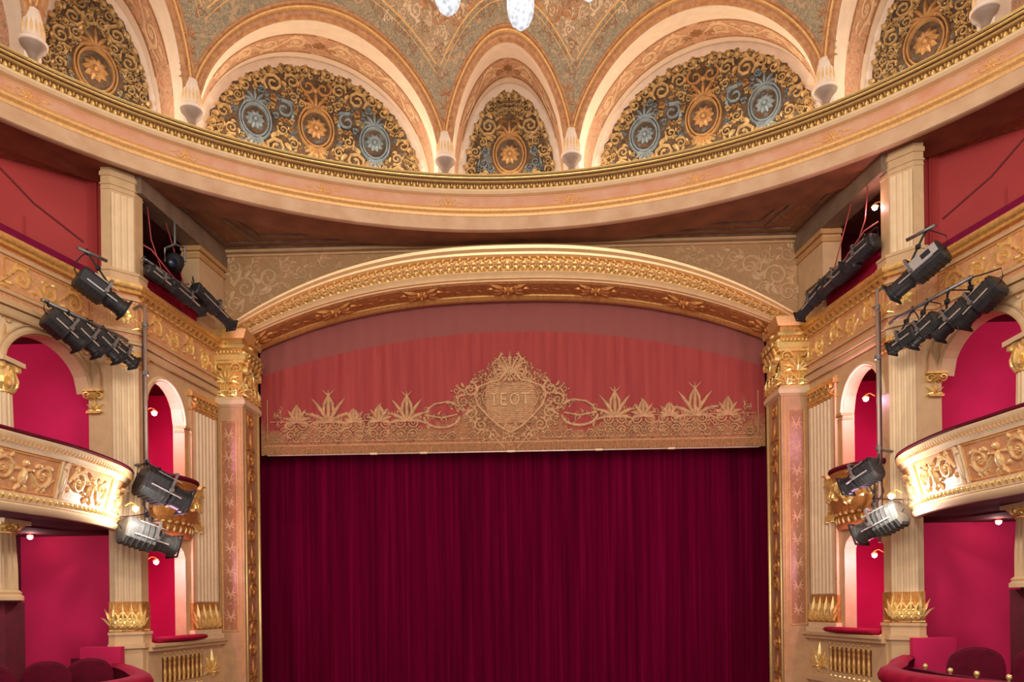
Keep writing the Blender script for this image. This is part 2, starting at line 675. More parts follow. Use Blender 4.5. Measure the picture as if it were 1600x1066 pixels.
def arch_z(phi, extra=0.0):
    """height of the lunette edge (offset outwards by extra metres) at angle phi, 0 where the shell comes down"""
    best = None
    for c, hw, k in LUN:
        h = hw + math.degrees(extra / 7.8)
        if abs(phi - c) < h:
            t = (phi - c) / h
            z = ZS + (ZA[k] + extra - ZS) * math.sqrt(max(0, 1 - t * t)) if True else 0
            best = z if best is None else max(best, z)
    return best


def dome():
    # columns: strip A from the arch edge to the edge offset by .42, strip B above it
    phis = [(-80 + i * .4) for i in range(401)]
    A, B = MB(), MB()
    ra, rb = [], []
    for p in phis:
        z0 = arch_z(p) or ZS
        z1 = max(arch_z(p, .50) or 0, z0 + .02)
        row = []
        for i in range(7):
            z = z0 + (z1 - z0) * i / 6
            row.append(pol(dome_r(z), p, z))
        ra.append(row)
        row = []
        for i in range(15):
            z = z1 + (16.0 - z1) * i / 14
            row.append(pol(dome_r(z), p, z))
        rb.append(row)
    A.grid(ra); B.grid(rb)
    dm = struct(A, 'ceiling', 'dome_green', 'painted dome with green and ochre arabesques between the arches', True)
    struct(B, 'ceiling', 'dome_ochre', 'painted ochre upper shell of the dome', True)
    m = MB(); m.lathe([(2.05, 16.0), (1.2, 16.05), (.02, 16.06)], (RC[0], RC[1], 0), 24); struct(m, 'ceiling', 'dome_ochre')
    # ribs along every lunette
    m, g, l2 = MB(), MB(), MB()
    for c, hw, k in LUN:
        for mb, ex, w, d in ((m, .055, .055, .035), (g, .125, .022, .03), (m, .175, .03, .03), (l2, .50, .016, .012), (l2, .43, .008, .008)):
            rows = []
            N = 60
            for i in range(N + 1):
                a = PI * i / N
                h = hw + math.degrees(ex / 7.8)
                H = ZA[k] + ex - ZS
                def pt(dd, lift):
                    hh = hw + math.degrees((ex + dd) / 7.8)
                    z = ZS + (ZA[k] + ex + dd - ZS) * math.sin(a)
                    return pol(dome_r(z) - lift, c - hh * math.cos(a), z)
                # clip where a neighbour's arch would swallow it
                zz = ZS + H * math.sin(a)
                pp = c - h * math.cos(a)
                oth = [x for x in LUN if x[0] != c]
                bad = False
                for c2, h2, k2 in oth:
                    h2e = h2 + math.degrees(max(0, ex - (.0 if ex > .3 else .2)) / 7.8)
                    if abs(pp - c2) < h2e:
                        t = (pp - c2) / h2e
                        if zz < ZS + (ZA[k2] + (ex if ex > .3 else 0) - ZS) * math.sqrt(1 - t * t):
                            bad = True
                if bad:
                    if len(rows) > 1:
                        mb.grid(rows)
                    rows = []
                    continue
                rows.append([pt(-w, -.01), pt(-w * .5, d), pt(w * .5, d), pt(w, -.01)])
            if len(rows) > 1:
                mb.grid(rows)
    struct(m, 'trim_9', 'orange_rib', 'orange painted ribs round the ceiling arches', True)
    struct(g, 'trim_10', 'rib_gold', None, True)
    struct(l2, 'trim_11', 'rib_gold', None, True)
    # ornament on the shell between the ribs: raised painted scrolls
    m = MB()
    for c in (-30, -14.9, -7.5, 7.5, 14.9, 30, 37, -37):
        pass
    for q in (-1, 1):
        for pc, z0 in ((7.6, 12.75), (37.2, 12.75), (51.3, 12.75)):
            mm = lambda u, v, w, pc=pc, q=q: pol(dome_r(v) - w, q * pc + math.degrees(u / 7.6), v)
            for z in (12.45, 12.62, 12.8, 12.98):
                m.palmette(0, z, .16, .17, .02, mm, 5)
    for k in range(-6, 7):
        for j in range(4):
            pc = k * 7.4
            z = 13.9 + j * .26
            if (arch_z(pc, .46) or 0) < z - .1:
                mm = lambda u, v, w, pc=pc, z=z: pol(dome_r(z + v) - w, pc + math.degrees(u / 7.3), z + v)
                for q in (-1, 1):
                    m.spiral(q * .16, 0, .12, 1.4, PI if q > 0 else 0, q, mm, d=.015)
                    m.leaf(q * .3, .05, (0 if q > 0 else PI), .22, .04, .012, mm, q * .7)
                m.palmette(0, -.05, .2, .2, .015, mm, 5)
    struct(m, 'trim_12', 'orange_rib', None)
    # lunette reveals and back walls
    wh, pk, ty = MB(), MB(), MB()
    pier = MB()
    for c, hw, k in LUN:
        hb = hw - (.9 if k == 'S' else 1.0)
        Rb = 9.0
        N = 40
        def F(a):
            z = ZS + (ZA[k] - ZS) * math.sin(a)
            return Vector(pol(dome_r(z), c - hw * math.cos(a), z))
        def Bk(a):
            z = ZS + (ZB[k] - ZS) * math.sin(a)
            return Vector(pol(Rb, c - hb * math.cos(a), z))
        al = [PI * i / N for i in range(N + 1)]
        def strip(mb, t0, t1, nn=4):
            rows = []
            for a in al:
                f, b = F(a), Bk(a)
                rows.append([f.lerp(b, t0 + (t1 - t0) * i / nn) for i in range(nn + 1)])
            mb.grid(rows)
        strip(wh, 0, .34); strip(pk, .34, .84); strip(wh, .84, 1)
        # straight parts below the springing
        for q in (-1, 1):
            rows = []
            for z in (11.7, ZS):
                f = Vector(pol(dome_r(ZS), c + q * hw, z)); b = Vector(pol(Rb, c + q * hb, z))
                rows.append([f, f.lerp(b, .5), b])
            wh.grid(rows)
        rows = []
        for i in range(N + 1):
            a = PI * i / N
            zt = ZS + (ZB[k] - ZS) * math.sin(a)
            ph = c - hb * math.cos(a)
            rows.append([pol(Rb, ph, 11.7 + (zt - 11.7) * j / 6) for j in range(7)])
        ty.grid(rows)
    struct(wh, 'trim_13', 'plaster_white', None, True)
    struct(pk, 'trim_14', 'intrados_pink', 'pink painted reveals of the ceiling lunettes', True)
    struct(ty, 'wall_back_upper', 'plaster_white', None, True)
    # piers between lunettes
    ends = []
    L = sorted(LUN)
    for i in range(len(L) - 1):
        a = L[i][0] + L[i][1]; b = L[i + 1][0] - L[i + 1][1]
        rows = []
        for z in (11.7, 12.0, ZS + .02):
            rows.append([pol(dome_r(ZS), a, z), pol(dome_r(ZS), (a + b) / 2, z), pol(dome_r(ZS), b, z)])
        pier.grid(rows)
        ends.append((a + b) / 2)
    struct(pier, 'trim_15', 'plaster_white')
    # painted scrolls on the pink reveals
    m, m2 = MB(), MB()
    for c, hw, k in LUN:
        hb = hw - 1
        RL = 2.0 if k == 'L' else 1.25          # mean radius used to turn metres into arch angle
        def mm(u, v, w, c=c, hw=hw, hb=hb, k=k, RL=RL):
            a = PI / 2 + u / RL
            zf = ZS + (ZA[k] - ZS) * math.sin(a); zb = ZS + (ZB[k] - ZS) * math.sin(a)
            f = Vector(pol(dome_r(zf), c - hw * math.cos(a), zf)); b = Vector(pol(9.0, c - hb * math.cos(a), zb))
            p = f.lerp(b, .59 + v / 1.25)
            cc = Vector(pol(8.4, c, ZS - .6))
            return p + (cc - p).normalized() * w
        span = RL * 1.05
        m.rinceau(-span, -.16, 0, .44, .012, mm)
        m.rinceau(.16, span, 0, .44, .012, mm, -1)
        m2.rosette(0, 0, .13, .012, mm, 8)
        for q in (-1, 1):
            m2.spiral(q * .22, .1, .09, 1.4, PI if q > 0 else 0, q, mm, d=.012)
            m2.ridge([(q * (.1 + span * t), .285) for t in [j / 16 for j in range(17)]], [.02] * 17, .01, mm)
            m2.ridge([(q * (.1 + span * t), -.285) for t in [j / 16 for j in range(17)]], [.02] * 17, .01, mm)
    struct(m, 'trim_16', 'scroll_pink')
    struct(m2, 'trim_32', 'scroll_brown')
    # arabesques painted over the shell
    a1, a2 = MB(), MB()
    rnd = random.Random(77)
    placed = []
    for att in range(9000):
        r = rnd.uniform(.05, .17)
        ph = rnd.uniform(0, 60)
        z = rnd.uniform(12.5, 14.9)
        lo = max(arch_z(ph, .22 + r * .9) or 0, arch_z(ph + 1.2, .22) or 0, arch_z(ph - 1.2, .22) or 0)
        if z - r * .9 < lo:
            continue
        b0 = arch_z(ph, .50) or 0
        if abs(z - b0) < r * .8 + .02:
            continue
        x = R_(ph) * 7.3
        if any((x - X) ** 2 + (z - Z) ** 2 < (r + q) ** 2 * .8 for X, Z, q in placed):
            continue
        placed.append((x, z, r))
        t0, sg = rnd.uniform(0, 6.28), rnd.choice((-1, 1))
        mb = a1 if rnd.random() < .6 else a2
        for q in (-1, 1):
            mm = lambda u, v, w, q=q: pol(dome_r(z + v) - w, q * (ph + math.degrees(u / 7.3)), z + v)
            mb.spiral(0, 0, r, 1.4, t0, sg, mm, w=r * .16, d=.008, n=9)
            for j in range(3):
                aa = t0 + sg * j * 1.9
                mb.leaf(r * .8 * math.cos(aa), r * .8 * math.sin(aa), aa + sg * .5, r * .9, r * .2, .006, mm, sg)
    struct(a1, 'trim_33', 'scroll_brown')
    struct(a2, 'trim_34', 'scroll_pink')
    return ends


PIERS = dome()
for c, hw, k in LUN[1:-1]:
    for dp in ((0,) if k == 'S' else (-8.5, 0, 8.5)):
        light('cove_light', 'POINT', pol(8.35, c + dp, 11.95), 24, (1, .95, .86), .12)


# ---- lunette grilles
def grille(c, hb, ztop, seed, label, large):
    rnd = random.Random(seed)
    Rg = 8.93
    base = pol(Rg, c, 11.75)
    t = thing('lunette_grille', base, label, 'ornamental grille', 'gilded grilles in the ceiling lunettes')
    hwid = R_(hb) * Rg
    H = ztop - 11.75
    def ins(u, v, r=0):
        if v < .02 + r:
            return False
        z0 = .3
        x = abs(u) + r
        if v + r < z0:
            return x < hwid
        yy = (v + r - z0) / (H - z0)
        if yy >= 1:
            return False
        return x < hwid * math.sqrt(1 - yy * yy)
    mm = lambda u, v, w: pol(Rg - w, c + math.degrees(u / Rg), 11.75 + v)
    # backing with a scalloped rim
    b = MB()
    rows = []
    N = 60
    for i in range(N + 1):
        a = PI * i / N
        sc = 1 - .035 * abs(math.sin(a * (9 if not large else 17)))
        u = -hwid * math.cos(a) * sc
        zt = .3 + (H - .3) * math.sin(a) * sc
        rows.append([mm(u, zt * j / 5, -.01) for j in range(6)])
    b.grid(rows)
    b.build('backing', 'grille_back', t)
    ms = {'grille_gold': MB(), 'grille_blue': MB(), 'grille_orange': MB()}
    placed = []
    # medallions first
    meds = [(0, H * .44, .30)] if not large else [(0, H * .5, .30), (1.02, H * .46, .26), (-1.02, H * .46, .26)]
    for i, (x, y, r) in enumerate(meds):
        mat = ms['grille_orange'] if i == 0 else ms['grille_blue']
        for q in (1, .84):
            mat.ridge([(x + r * q * math.cos(a * PI / 12), y + r * q * 1.25 * math.sin(a * PI / 12)) for a in range(25)], .022, .05, mm)
        mat.rosette(x, y + .02, r * .62, .05, mm, 10)
        mat.palmette(x, y + r * 1.1, r * 1.3, r * 1.1, .05, mm, 7)
        mat.palmette(x, y - r * 1.1, r * 1.3, r * .9, .05, mm, 7, True)
        placed.append((x, y, r * 1.3))
        placed.append((x, y + r * 1.5, r * .5))
    for att in range(9500):
        r = rnd.uniform(.055, .2) * (1 if att > 900 else 1.25) if att < 5000 else rnd.uniform(.032, .06)
        u = rnd.uniform(0, hwid)
        v = rnd.uniform(0, H)
        if u < r * .9:
            continue
        if not ins(u, v, r * .92):
            continue
        if any((u - x) ** 2 + (v - y) ** 2 < (r + q) ** 2 * .86 for x, y, q in placed):
            continue
        placed.append((u, v, r))
        edge = not ins(u, v, r + .16)
        far = u > .35
        k = rnd.random()
        mat = ms['grille_gold'] if (edge or k < .55) else ms['grille_blue'] if k < .85 and far else ms['grille_orange']
        a0 = rnd.uniform(0, 2 * PI)
        sg = rnd.choice((-1, 1))
        tn = rnd.uniform(1.3, 1.8)
        nl = rnd.randint(2, 4)
        for q in (-1, 1):
            f = (lambda x, y, w, q=q: mm(q * x, y, w))
            mat.spiral(u, v, r, tn, a0, sg, f, w=r * .17, d=.045, n=12)
            for j in range(nl):
                aa = a0 + sg * (.6 + j * 1.5)
                mat.leaf(u + r * .8 * math.cos(aa), v + r * .8 * math.sin(aa), aa + sg * .5, r * .8, r * .22, .04, f, sg * 1.0)
    # rim of little arcs
    rim = ms['grille_gold']
    n = 19 if not large else 37
    for i in range(n):
        a = PI * (i + .5) / n
        u = -hwid * .95 * math.cos(a)
        v = .3 + (H - .3) * .95 * math.sin(a)
        rim.leaf(u * .97, v * .97, math.atan2(v, u), .12, .05, .04, mm, .3)
    for k, mb in ms.items():
        mb.build({'grille_gold': 'gold_scrollwork', 'grille_blue': 'blue_scrollwork', 'grille_orange': 'orange_medallion'}[k], k, t)
    return t


GL = [(-44.2, 5.2, 13.9, 'S', 'gilded lattice in the narrow ceiling arch beyond the wide arch, left end of the row'),
      (-22.2, 12.0, 13.98, 'L', 'wide gilded scrollwork grille in the broad ceiling arch, left of the small middle one'),
      (0, 5.4, 13.9, 'S', 'narrow gilded scrollwork grille in the small middle ceiling arch above the stage'),
      (22.2, 12.0, 13.98, 'L', 'wide gilded scrollwork grille in the broad ceiling arch, right of the small middle one'),
      (44.2, 5.2, 13.9, 'S', 'gilded lattice in the narrow ceiling arch beyond the wide arch, right end of the row')]
for i, (c, hb, zt, k, lb) in enumerate(GL):
    grille(c, hb, zt, 10 + abs(c) * 3, lb, k == 'L')


# ---- corbels under the ribs
def corbel_proto():
    t = thing('corbel', (0, 0, 0), 'x', 'corbel', 'corbels under the ribs of the ceiling')
    m = MB()
    # half-round bowl hanging on the pier: local +y is towards the dome centre
    m.lathe([(.02, -.20), (.05, -.19), (.075, -.15), (.06, -.12), (.10, -.06), (.17, -.01), (.19, .03), (.19, .05)], (0, 0, 0), 20, None, 0, PI)
    m.build('bowl', 'stone_grey', t, True, angle=50)
    m = MB()
    m.lathe([(.19, .05), (.205, .06), (.205, .09), (.185, .10), (.165, .14), (.155, .22), (.14, .36), (.12, .50), (.02, .62)], (0, 0, 0), 20, None, 0, PI)
    m.build('capital', 'plaster_white', t, True, angle=50)
    m = MB()
    mm = lambda u, v, w: ((.168 - .07 * v + w) * math.sin(u), (.168 - .07 * v + w) * math.cos(u), v)
    for i in range(-3, 4):
        m.leaf(i * .42, .14, PI / 2, .22, .12, .02, mm, 0)
    m.build('leaf_collar', 'relief_pale', t)
    return t


cp = corbel_proto()
PIERS = sorted(PIERS, key=lambda a: (abs(a) > 52, a))
clab = {-51: 'pale corbel with grey bowl in the top left corner of the picture',
        -37: 'pale corbel with grey bowl between the left wide arch and the outer narrow arch',
        -8: 'pale corbel with grey bowl on the left of the small middle arch',
        8: 'pale corbel with grey bowl on the right of the small middle arch',
        37: 'pale corbel with grey bowl between the right wide arch and the outer narrow arch',
        51: 'pale corbel with grey bowl at the top right corner of the ceiling cornice'}
for i, a in enumerate(sorted(x for x in PIERS if abs(x) < 55)):
    o = cp if i == 0 else copy_tree(cp)
    o.location = pol(dome_r(ZS) - .0, a, 11.95)
    o.rotation_euler = (0, 0, PI - R_(a))
    o.scale = (.88, .88, 1.0)
    key = min(clab, key=lambda k: abs(k - a))
    o['label'] = clab[key]

# ---- flat ceiling between the ring and the proscenium wall
def flat_ceiling():
    m = MB()
    rows = []
    for i in range(121):
        p = -60 + i
        a = R_(p)
        k = min((13.9 - RC[1]) / math.cos(a), 7.4 / max(1e-6, abs(math.sin(a))))
        k = max(k, 8.25)
        rows.append([pol(8.2, p, 10.95), pol(k, p, 10.95)])
    m.grid(rows)
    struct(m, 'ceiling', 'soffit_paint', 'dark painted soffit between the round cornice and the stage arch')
    b = MB()
    # raised border strips of the painted panels
    def strip(pts, w=.035, h=.03):
        for i in range(len(pts) - 1):
            a, c = Vector(pts[i]), Vector(pts[i + 1])
            d = (c - a).normalized(); n = Vector((-d.y, d.x)) * w
            b.prism([a + n, a - n, c - n, c + n], 10.95 - h, 10.96)
    for s in (-1, 1):
        strip([(s * 5.15, 13.62), (s * .2, 13.62)])
        strip([(s * 4.9, 13.42), (s * 1.2, 13.42)], .02)
        strip([(s * 4.98, 13.5), (s * 5.3, 11.2)], .03)
        strip([(s * 4.45, 13.35), (s * 4.95, 11.6)], .03)
        strip([(s * 4.3, 13.2), (s * 2.4, 13.2)], .02)
        strip([(s * 4.3, 13.2), (s * 4.75, 11.9)], .02)
    struct(b, 'trim_17', 'soffit_dark')


flat_ceiling()


# ---- arch curve helpers
def arch_curve(q):
    """half width, crown height, coefficient: q = 0 outer edge, 1 inner edge"""
    W = 4.97 + (4.70 - 4.97) * q
    zc = 10.765 + (10.07 - 10.765) * q
    k = .0261 + (.0187 - .0261) * q
    return W, zc, k


def arch_pt(u, q, y, out=0):
    W, zc, k = arch_curve(q)
    x = u * W
    return (x, y, zc - k * abs(x) ** 2.45 + out)


def proscenium():
    # wall above the arch
    m = MB()
    rows = []
    N = 60
    for i in range(N + 1):
        x = -5.3 + 10.6 * i / N
        zl = 10.5 - .0245 * abs(min(4.9, max(-4.9, x))) ** 2.45
        rows.append([(x, 13.72, zl), (x, 13.72, 10.96)])
    m.grid(rows)
    struct(m, 'wall_front', 'marble', 'marbled spandrel wall above the stage arch')
    m = MB()
    for s in (-1, 1):
        pass
    m.box((0, 13.68, 10.90), (10.4, .10, .05))
    m.box((0, 13.70, 10.83), (10.4, .05, .03))
    struct(m, 'trim_18', 'cream_stone', 'pale cornice strip where the spandrel wall meets the soffit')
    m = MB()
    rnd = random.Random(5)
    for s in (-1, 1):
        mm = lambda u, v, w, s=s: (s * u, 13.715 - w, v)
        for (u, v, r) in ((4.3, 10.45, .2), (4.75, 10.25, .22), (4.0, 10.62, .13), (4.55, 10.62, .12), (4.95, 10.62, .14), (3.7, 10.5, .12), (4.95, 9.95, .17), (3.3, 10.66, .11), (4.55, 10.05, .12), (3.05, 10.5, .09)):
            m.spiral(u, v, r, 1.5, rnd.uniform(0, 6), rnd.choice((-1, 1)), mm, w=r * .14, d=.02)
            for j in range(4):
                a = rnd.uniform(0, 6.28)
                m.leaf(u + r * .8 * math.cos(a), v + r * .8 * math.sin(a), a, r * .9, r * .2, .015, mm, .8)
    struct(m, 'trim_19', 'cream_stone')

    t = thing('proscenium_arch', (0, 13.4, 9.3), 'broad gilded segmental arch spanning the stage opening', 'arch')
    US = [-1 + 2 * i / 120 for i in range(121)]
    def sw(mat, name, prof, smooth=True, parent=t):
        mb = MB()
        mb.grid([[arch_pt(u, q, y) for q, y in prof] for u in US])
        return mb.build(name, mat, parent, smooth, angle=35)
    sw('crown_gilt', 'crown_moulding', [(-.02, 13.75), (-.02, 13.42), (0, 13.36), (.05, 13.33), (.12, 13.34), (.17, 13.40), (.22, 13.41), (.25, 13.47)])
    sw('gold', 'flower_band', [(.25, 13.47), (.28, 13.50), (.42, 13.50), (.56, 13.55), (.60, 13.56)])
    sw('crown_gilt', 'inner_moulding', [(.58, 13.57), (.60, 13.47), (.64, 13.46), (.70, 13.50), (.76, 13.52), (.77, 13.57), (.80, 13.58), (.80, 13.62)])
    sw('gold_dull', 'soffit', [(.79, 13.60), (.84, 13.63), (.86, 13.70), (.88, 13.74), (.90, 14.02)])
    sw('gold', 'soffit_edge', [(.90, 14.0), (.94, 14.0), (.97, 14.04), (1.0, 14.06), (1.0, 14.14)])
    # garland of flowers along the band
    W = 4.85
    tot = 2 * W * 1.06
    g = MB(); leaves = MB()
    n = 66
    for i in range(n):
        u = -1 + 2 * (i + .5) / n
        def mm(a, b, w, u=u):
            x, y, z = arch_pt(u + a / 4.85, .42 - b / .69, 13.50 - w)
            return (x, y, z)
        q = 1 if u < 0 else -1
        f = lambda a, b, w, q=q, mm=mm: mm(q * a, b, w)
        g.rosette(0, 0, .085, .06, f, 6)
        leaves.leaf(-.07, .06, .5, .16, .035, .045, f, .4)
        leaves.leaf(-.07, -.06, -.5, .16, .035, .045, f, -.4)
        leaves.egg(.07, -.10, .04, .02, .03, f, 6); leaves.egg(-.02, -.10, .03, .02, .03, f, 6)
    g.build('flower_garland', 'relief_pale', t)
    leaves.build('garland_leaves', 'gold', t)
    # carved clusters and scrolls on the underside
    s_ = MB()
    def um(u0):
        def mm(a, b, w):
            x, y, z = arch_pt(u0 + a / 4.7, .87 + .02 * b / .3, 13.80 + b)
            return (x, y, z - w)
        return mm
    for u0 in (-.98, -.66, -.33, 0, .33, .66, .98):
        mm = um(u0)
        s_.rosette(0, 0, .11, .07, mm, 8)
        for q in (-1, 1):
            for r_ in (0, 1, 2):
                s_.leaf(q * .08, (r_ - 1) * .06, (0 if q > 0 else PI) + (r_ - 1) * .5 * q, .26, .04, .05, mm, 0)
            s_.spiral(q * .32, 0, .08, 1.4, PI if q > 0 else 0, q, mm, d=.04)
    for i in range(48):
        u0 = -1 + 2 * (i + .5) / 48
        mm = um(u0)
        s_.leaf(-.08, 0, .3 if i % 2 else -.3, .16, .02, .02, mm, .4)
    s_.build('soffit_carving', 'gold_old', t)


proscenium()


# ---- auditorium side walls
PATH = [(7.35, 5.2), (7.1, 6.0), (6.75, 7.6), (6.28, 9.4), (5.90, 10.85), (5.66, 10.85), (5.38, 11.12), (5.15, 13.40)]


def fluted(mb, p0, p1, n, z0, z1, depth=.02, out=.0, s=1):
    """fluted flat shaft face between plan points p0 and p1 (auditorium side)"""
    a, b = Vector(p0), Vector(p1)
    d = (b - a)
    nn = Vector((-d.y, d.x)).normalized() * s
    pts = []
    m_ = .07
    pts.append(a + nn * out)
    for i in range(n):
        t0 = m_ + (1 - 2 * m_) * (i + .14) / n
        t1 = m_ + (1 - 2 * m_) * (i + .86) / n
        for k, q in ((0, 0), (.2, .75), (.5, 1), (.8, .75), (1, 0)):
            pts.append(a + d * (t0 + (t1 - t0) * k) + nn * (out - depth * q))
    pts.append(b + nn * out)
    mb.grid([[(p.x, p.y, z) for p in pts] for z in (z0, z1)])
    return nn


def side(s):
    nm = SIDE[s]
    P = Path(PATH, s)
    top = 9.2
    # entablature all round: frieze field, mouldings
    zb = 8.36
    m = MB(); P.sweep(m, [(-.2, zb + .02), (.02, zb + .02), (.02, zb + .86), (-.2, zb + .86)]); struct(m, 'wall_%s_frieze' % nm, 'frieze_pink')
    m = MB()
    P.sweep(m, [(-.25, 9.22), (.12, 9.22), (.12, 9.18), (.11, 9.155), (.08, 9.13), (.09, 9.085), (.02, 9.08), (-.2, 9.08)])
    struct(m, 'trim_20', 'gold', 'gilded cornice under the upper gallery, %s side' % nm)
    m = MB()
    P.sweep(m, [(-.2, 8.55), (.05, 8.55), (.055, 8.53), (.05, 8.51), (-.2, 8.50)])
    P.sweep(m, [(-.2, 8.34), (.10, 8.34), (.10, 8.37), (.07, 8.39), (.05, 8.42), (.05, 8.44), (-.2, 8.44)])
    P.sweep(m, [(-.2, 9.03), (.05, 9.03), (.055, 9.01), (.05, 8.99), (-.2, 8.98)])
    P.sweep(m, [(-.2, 8.22), (.05, 8.22), (.06, 8.25), (.06, 8.33), (-.2, 8.33)])
    struct(m, 'trim_21', 'cream_stone')
    # brackets under the cornice on the stage side bay, running scroll on the frieze
    m = MB()
    L0 = P.L[6]; L1 = P.L[7]
    n = 17
    for i in range(n):
        u = L0 + (L1 - L0) * (i + .5) / n
        mm = P.map(.02, 8.98)
        a = [mm(u - .035, 0, 0), mm(u + .035, 0, 0)]
        for (v0, v1, w0, w1) in ((.0, .09, .05, .12),):
            vs = [mm(u - .03, v0, 0), mm(u + .03, v0, 0), mm(u + .03, v1, 0), mm(u - .03, v1, 0), mm(u - .03, v0 + .02, w0), mm(u + .03, v0 + .02, w0), mm(u + .03, v1, w1), mm(u - .03, v1, w1)]
            m.add(vs, [(0, 1, 5, 4), (4, 5, 6, 7), (0, 4, 7, 3), (1, 2, 6, 5), (3, 7, 6, 2)])
    struct(m, 'trim_22', 'gold')
    m = MB()
    mm = P.map(.02, 8.76)
    m.rinceau(L0 + .25, L1 - .25, 0, .36, .03, mm)
    m.rinceau(P.L[3] + .15, P.L[4] - .1, 0, .36, .03, mm)
    m.rinceau(P.L[2] + .15, P.L[3] - .15, 0, .36, .03, mm)
    m.rinceau(P.L[1] + .1, P.L[2] - .15, 0, .36, .03, mm)
    m.rosette((P.L[5] + P.L[6]) / 2, 0, .15, .03, mm, 8)
    for u in (L0 + .1, L1 - .1, P.L[3], P.L[2]):
        m.palmette(u, -.17, .16, .32, .03, mm, 5)
    struct(m, 'trim_23', 'gold_bright')
    m = MB()
    for (a, b) in ((L0 + .2, L1 - .2), (P.L[3] + .1, P.L[4] - .05), (P.L[2] + .1, P.L[3] - .1), (P.L[5] + .04, P.L[6] - .04)):
        m.ridge([(a, -.2), (b, -.2), (b, .2), (a, .2), (a, -.2)], .013, .02, mm)
    struct(m, 'trim_24', 'gold')

    # corner pier, one solid from the floor to the ring
    poly = []
    sp = [(x * s, y) for x, y in poly]
    def off(o, xo=5.70):
        q = [(xo, 10.85 - o), (5.62 - o * .42, 10.85 - o), (5.37 - o, 11.11 - o * .42), (5.35 - o, 11.31), (xo, 11.31)]
        return [(x * s, y) for x, y in q]
    t = thing('corner_pier', (5.75 * s, 11.1, 0), 'tall beige fluted corner pier at the front of the %s stage boxes' % nm, 'pillar')
    m = MB(); m.prism(off(-.012), 0, 8.25); m.build('shaft', 'cream_stone', t)
    m = MB()
    fluted(m, (5.62 * s, 10.85), (5.37 * s, 11.11), 4, 4.60, 8.12, .022, .012, s)
    m.build('fluted_face', 'cream_light', t)
    m = MB()
    m.prism(off(.06), 3.92, 3.99); m.prism(off(.03), 3.99, 4.12); m.prism(off(.05), 4.12, 4.16)
    m.prism(off(.02), 3.3, 3.92)
    m.build('plinth', 'cream_stone', t)
    m = MB()
    Pq = Path([(5.68, 10.85), (5.62, 10.85), (5.37, 11.11), (5.35, 11.31)], s)
    mm = Pq.map(.02, 4.17)
    bb = MB(); bb.prism(off(.012), 4.16, 4.6); bb.build('base_band', 'gold_old', t)
    for u in (.05, .16, .27, .38):
        m.palmette(u, .03, .16, .40, .05, mm, 5, False, .30)
        m.leaf(u, .03, PI / 2, .38, .026, .06, mm, 0)
    for u in (.105, .215, .325):
        m.palmette(u, .02, .16, .24, .06, mm, 5, False, .35)
    m.ridge([(0, .015), (.15, .015)], .015, .03, mm); m.ridge([(.16, .015), (.55, .015)], .015, .03, mm)
    m.build('gilded_leaf_base', 'gold_bright', t)
    m = MB()
    mm = Pq.map(.01, 8.02)
    m.prism(off(.02), 8.02, 8.06); m.prism(off(.05), 8.17, 8.24)
    for i in range(5):
        m.palmette(.2 + i * .075, .03, .09, .13, .03, mm, 5)
    m.palmette(.07, .03, .1, .13, .03, mm, 5)
    m.build('capital', 'gold', t)

    t = thing('gallery_pier', (5.75 * s, 11.1, 9.22), 'short beige pier between gallery cornice and round ceiling cornice, %s of the stage' % nm, 'pillar')
    m = MB(); m.prism(off(-.03, 5.77), 9.2, 10.93); m.build('shaft', 'cream_stone', t)
    m = MB(); fluted(m, (5.62 * s, 10.88), (5.41 * s, 11.09), 3, 9.42, 10.5, .015, .02, s); m.build('fluted_face', 'cream_light', t)
    m = MB(); m.prism(off(.06, 5.79), 9.22, 9.27); m.prism(off(.03, 5.79), 9.27, 9.36); m.prism(off(.045, 5.79), 9.36, 9.40); m.build('base', 'cream_stone', t)
    m = MB(); m.prism(off(-.02, 5.77), 10.55, 10.58); m.prism(off(-.01, 5.78), 10.74, 10.80); m.prism(off(-.015, 5.78), 10.62, 10.64); m.build('capital', 'cream_stone', t)

    # bay wall behind the openings, floors and linings
    def bay(y):   # plane of the side wall at depth y
        return 5.38 - .10 * (y - 11.12)
    m = MB()
    x2 = 6.55
    m.add([(x2 * s, 11.37, 2.8), (x2 * s, 13.5, 2.8), (x2 * s, 13.5, 8.3), (x2 * s, 11.37, 8.3)], [(0, 1, 2, 3)])
    m.add([(5.15 * s, 13.42, 2.8), (x2 * s, 13.42, 2.8), (x2 * s, 13.42, 8.3), (5.15 * s, 13.42, 8.3)], [(0, 1, 2, 3)])
    m.add([(5.6 * s, 11.37, 2.8), (x2 * s, 11.37, 2.8), (x2 * s, 11.37, 8.3), (5.6 * s, 11.37, 8.3)], [(0, 1, 2, 3)])
    struct(m, 'wall_%s_box' % nm, 'red_crimson', 'crimson lining of the stage boxes, %s side' % nm)
    m = MB()
    m.add([(x2 * s, 11.39, 8.9), (x2 * s, 13.7, 8.9), (x2 * s, 13.7, 11), (x2 * s, 11.39, 11)], [(0, 1, 2, 3)])
    m.add([(5.6 * s, 11.38, 8.9), (x2 * s, 11.38, 8.9), (x2 * s, 11.38, 11), (5.6 * s, 11.38, 11)], [(0, 1, 2, 3)])
    m.add([(5.2 * s, 13.69, 8.9), (x2 * s, 13.69, 8.9), (x2 * s, 13.69, 11), (5.2 * s, 13.69, 11)], [(0, 1, 2, 3)])
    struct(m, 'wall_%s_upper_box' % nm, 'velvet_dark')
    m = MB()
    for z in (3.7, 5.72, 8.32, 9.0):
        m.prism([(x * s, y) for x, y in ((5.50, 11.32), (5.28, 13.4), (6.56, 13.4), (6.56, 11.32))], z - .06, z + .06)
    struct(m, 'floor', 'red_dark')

    # bay facade: jamb strips, arch heads; built as one wall with openings
    m = MB()
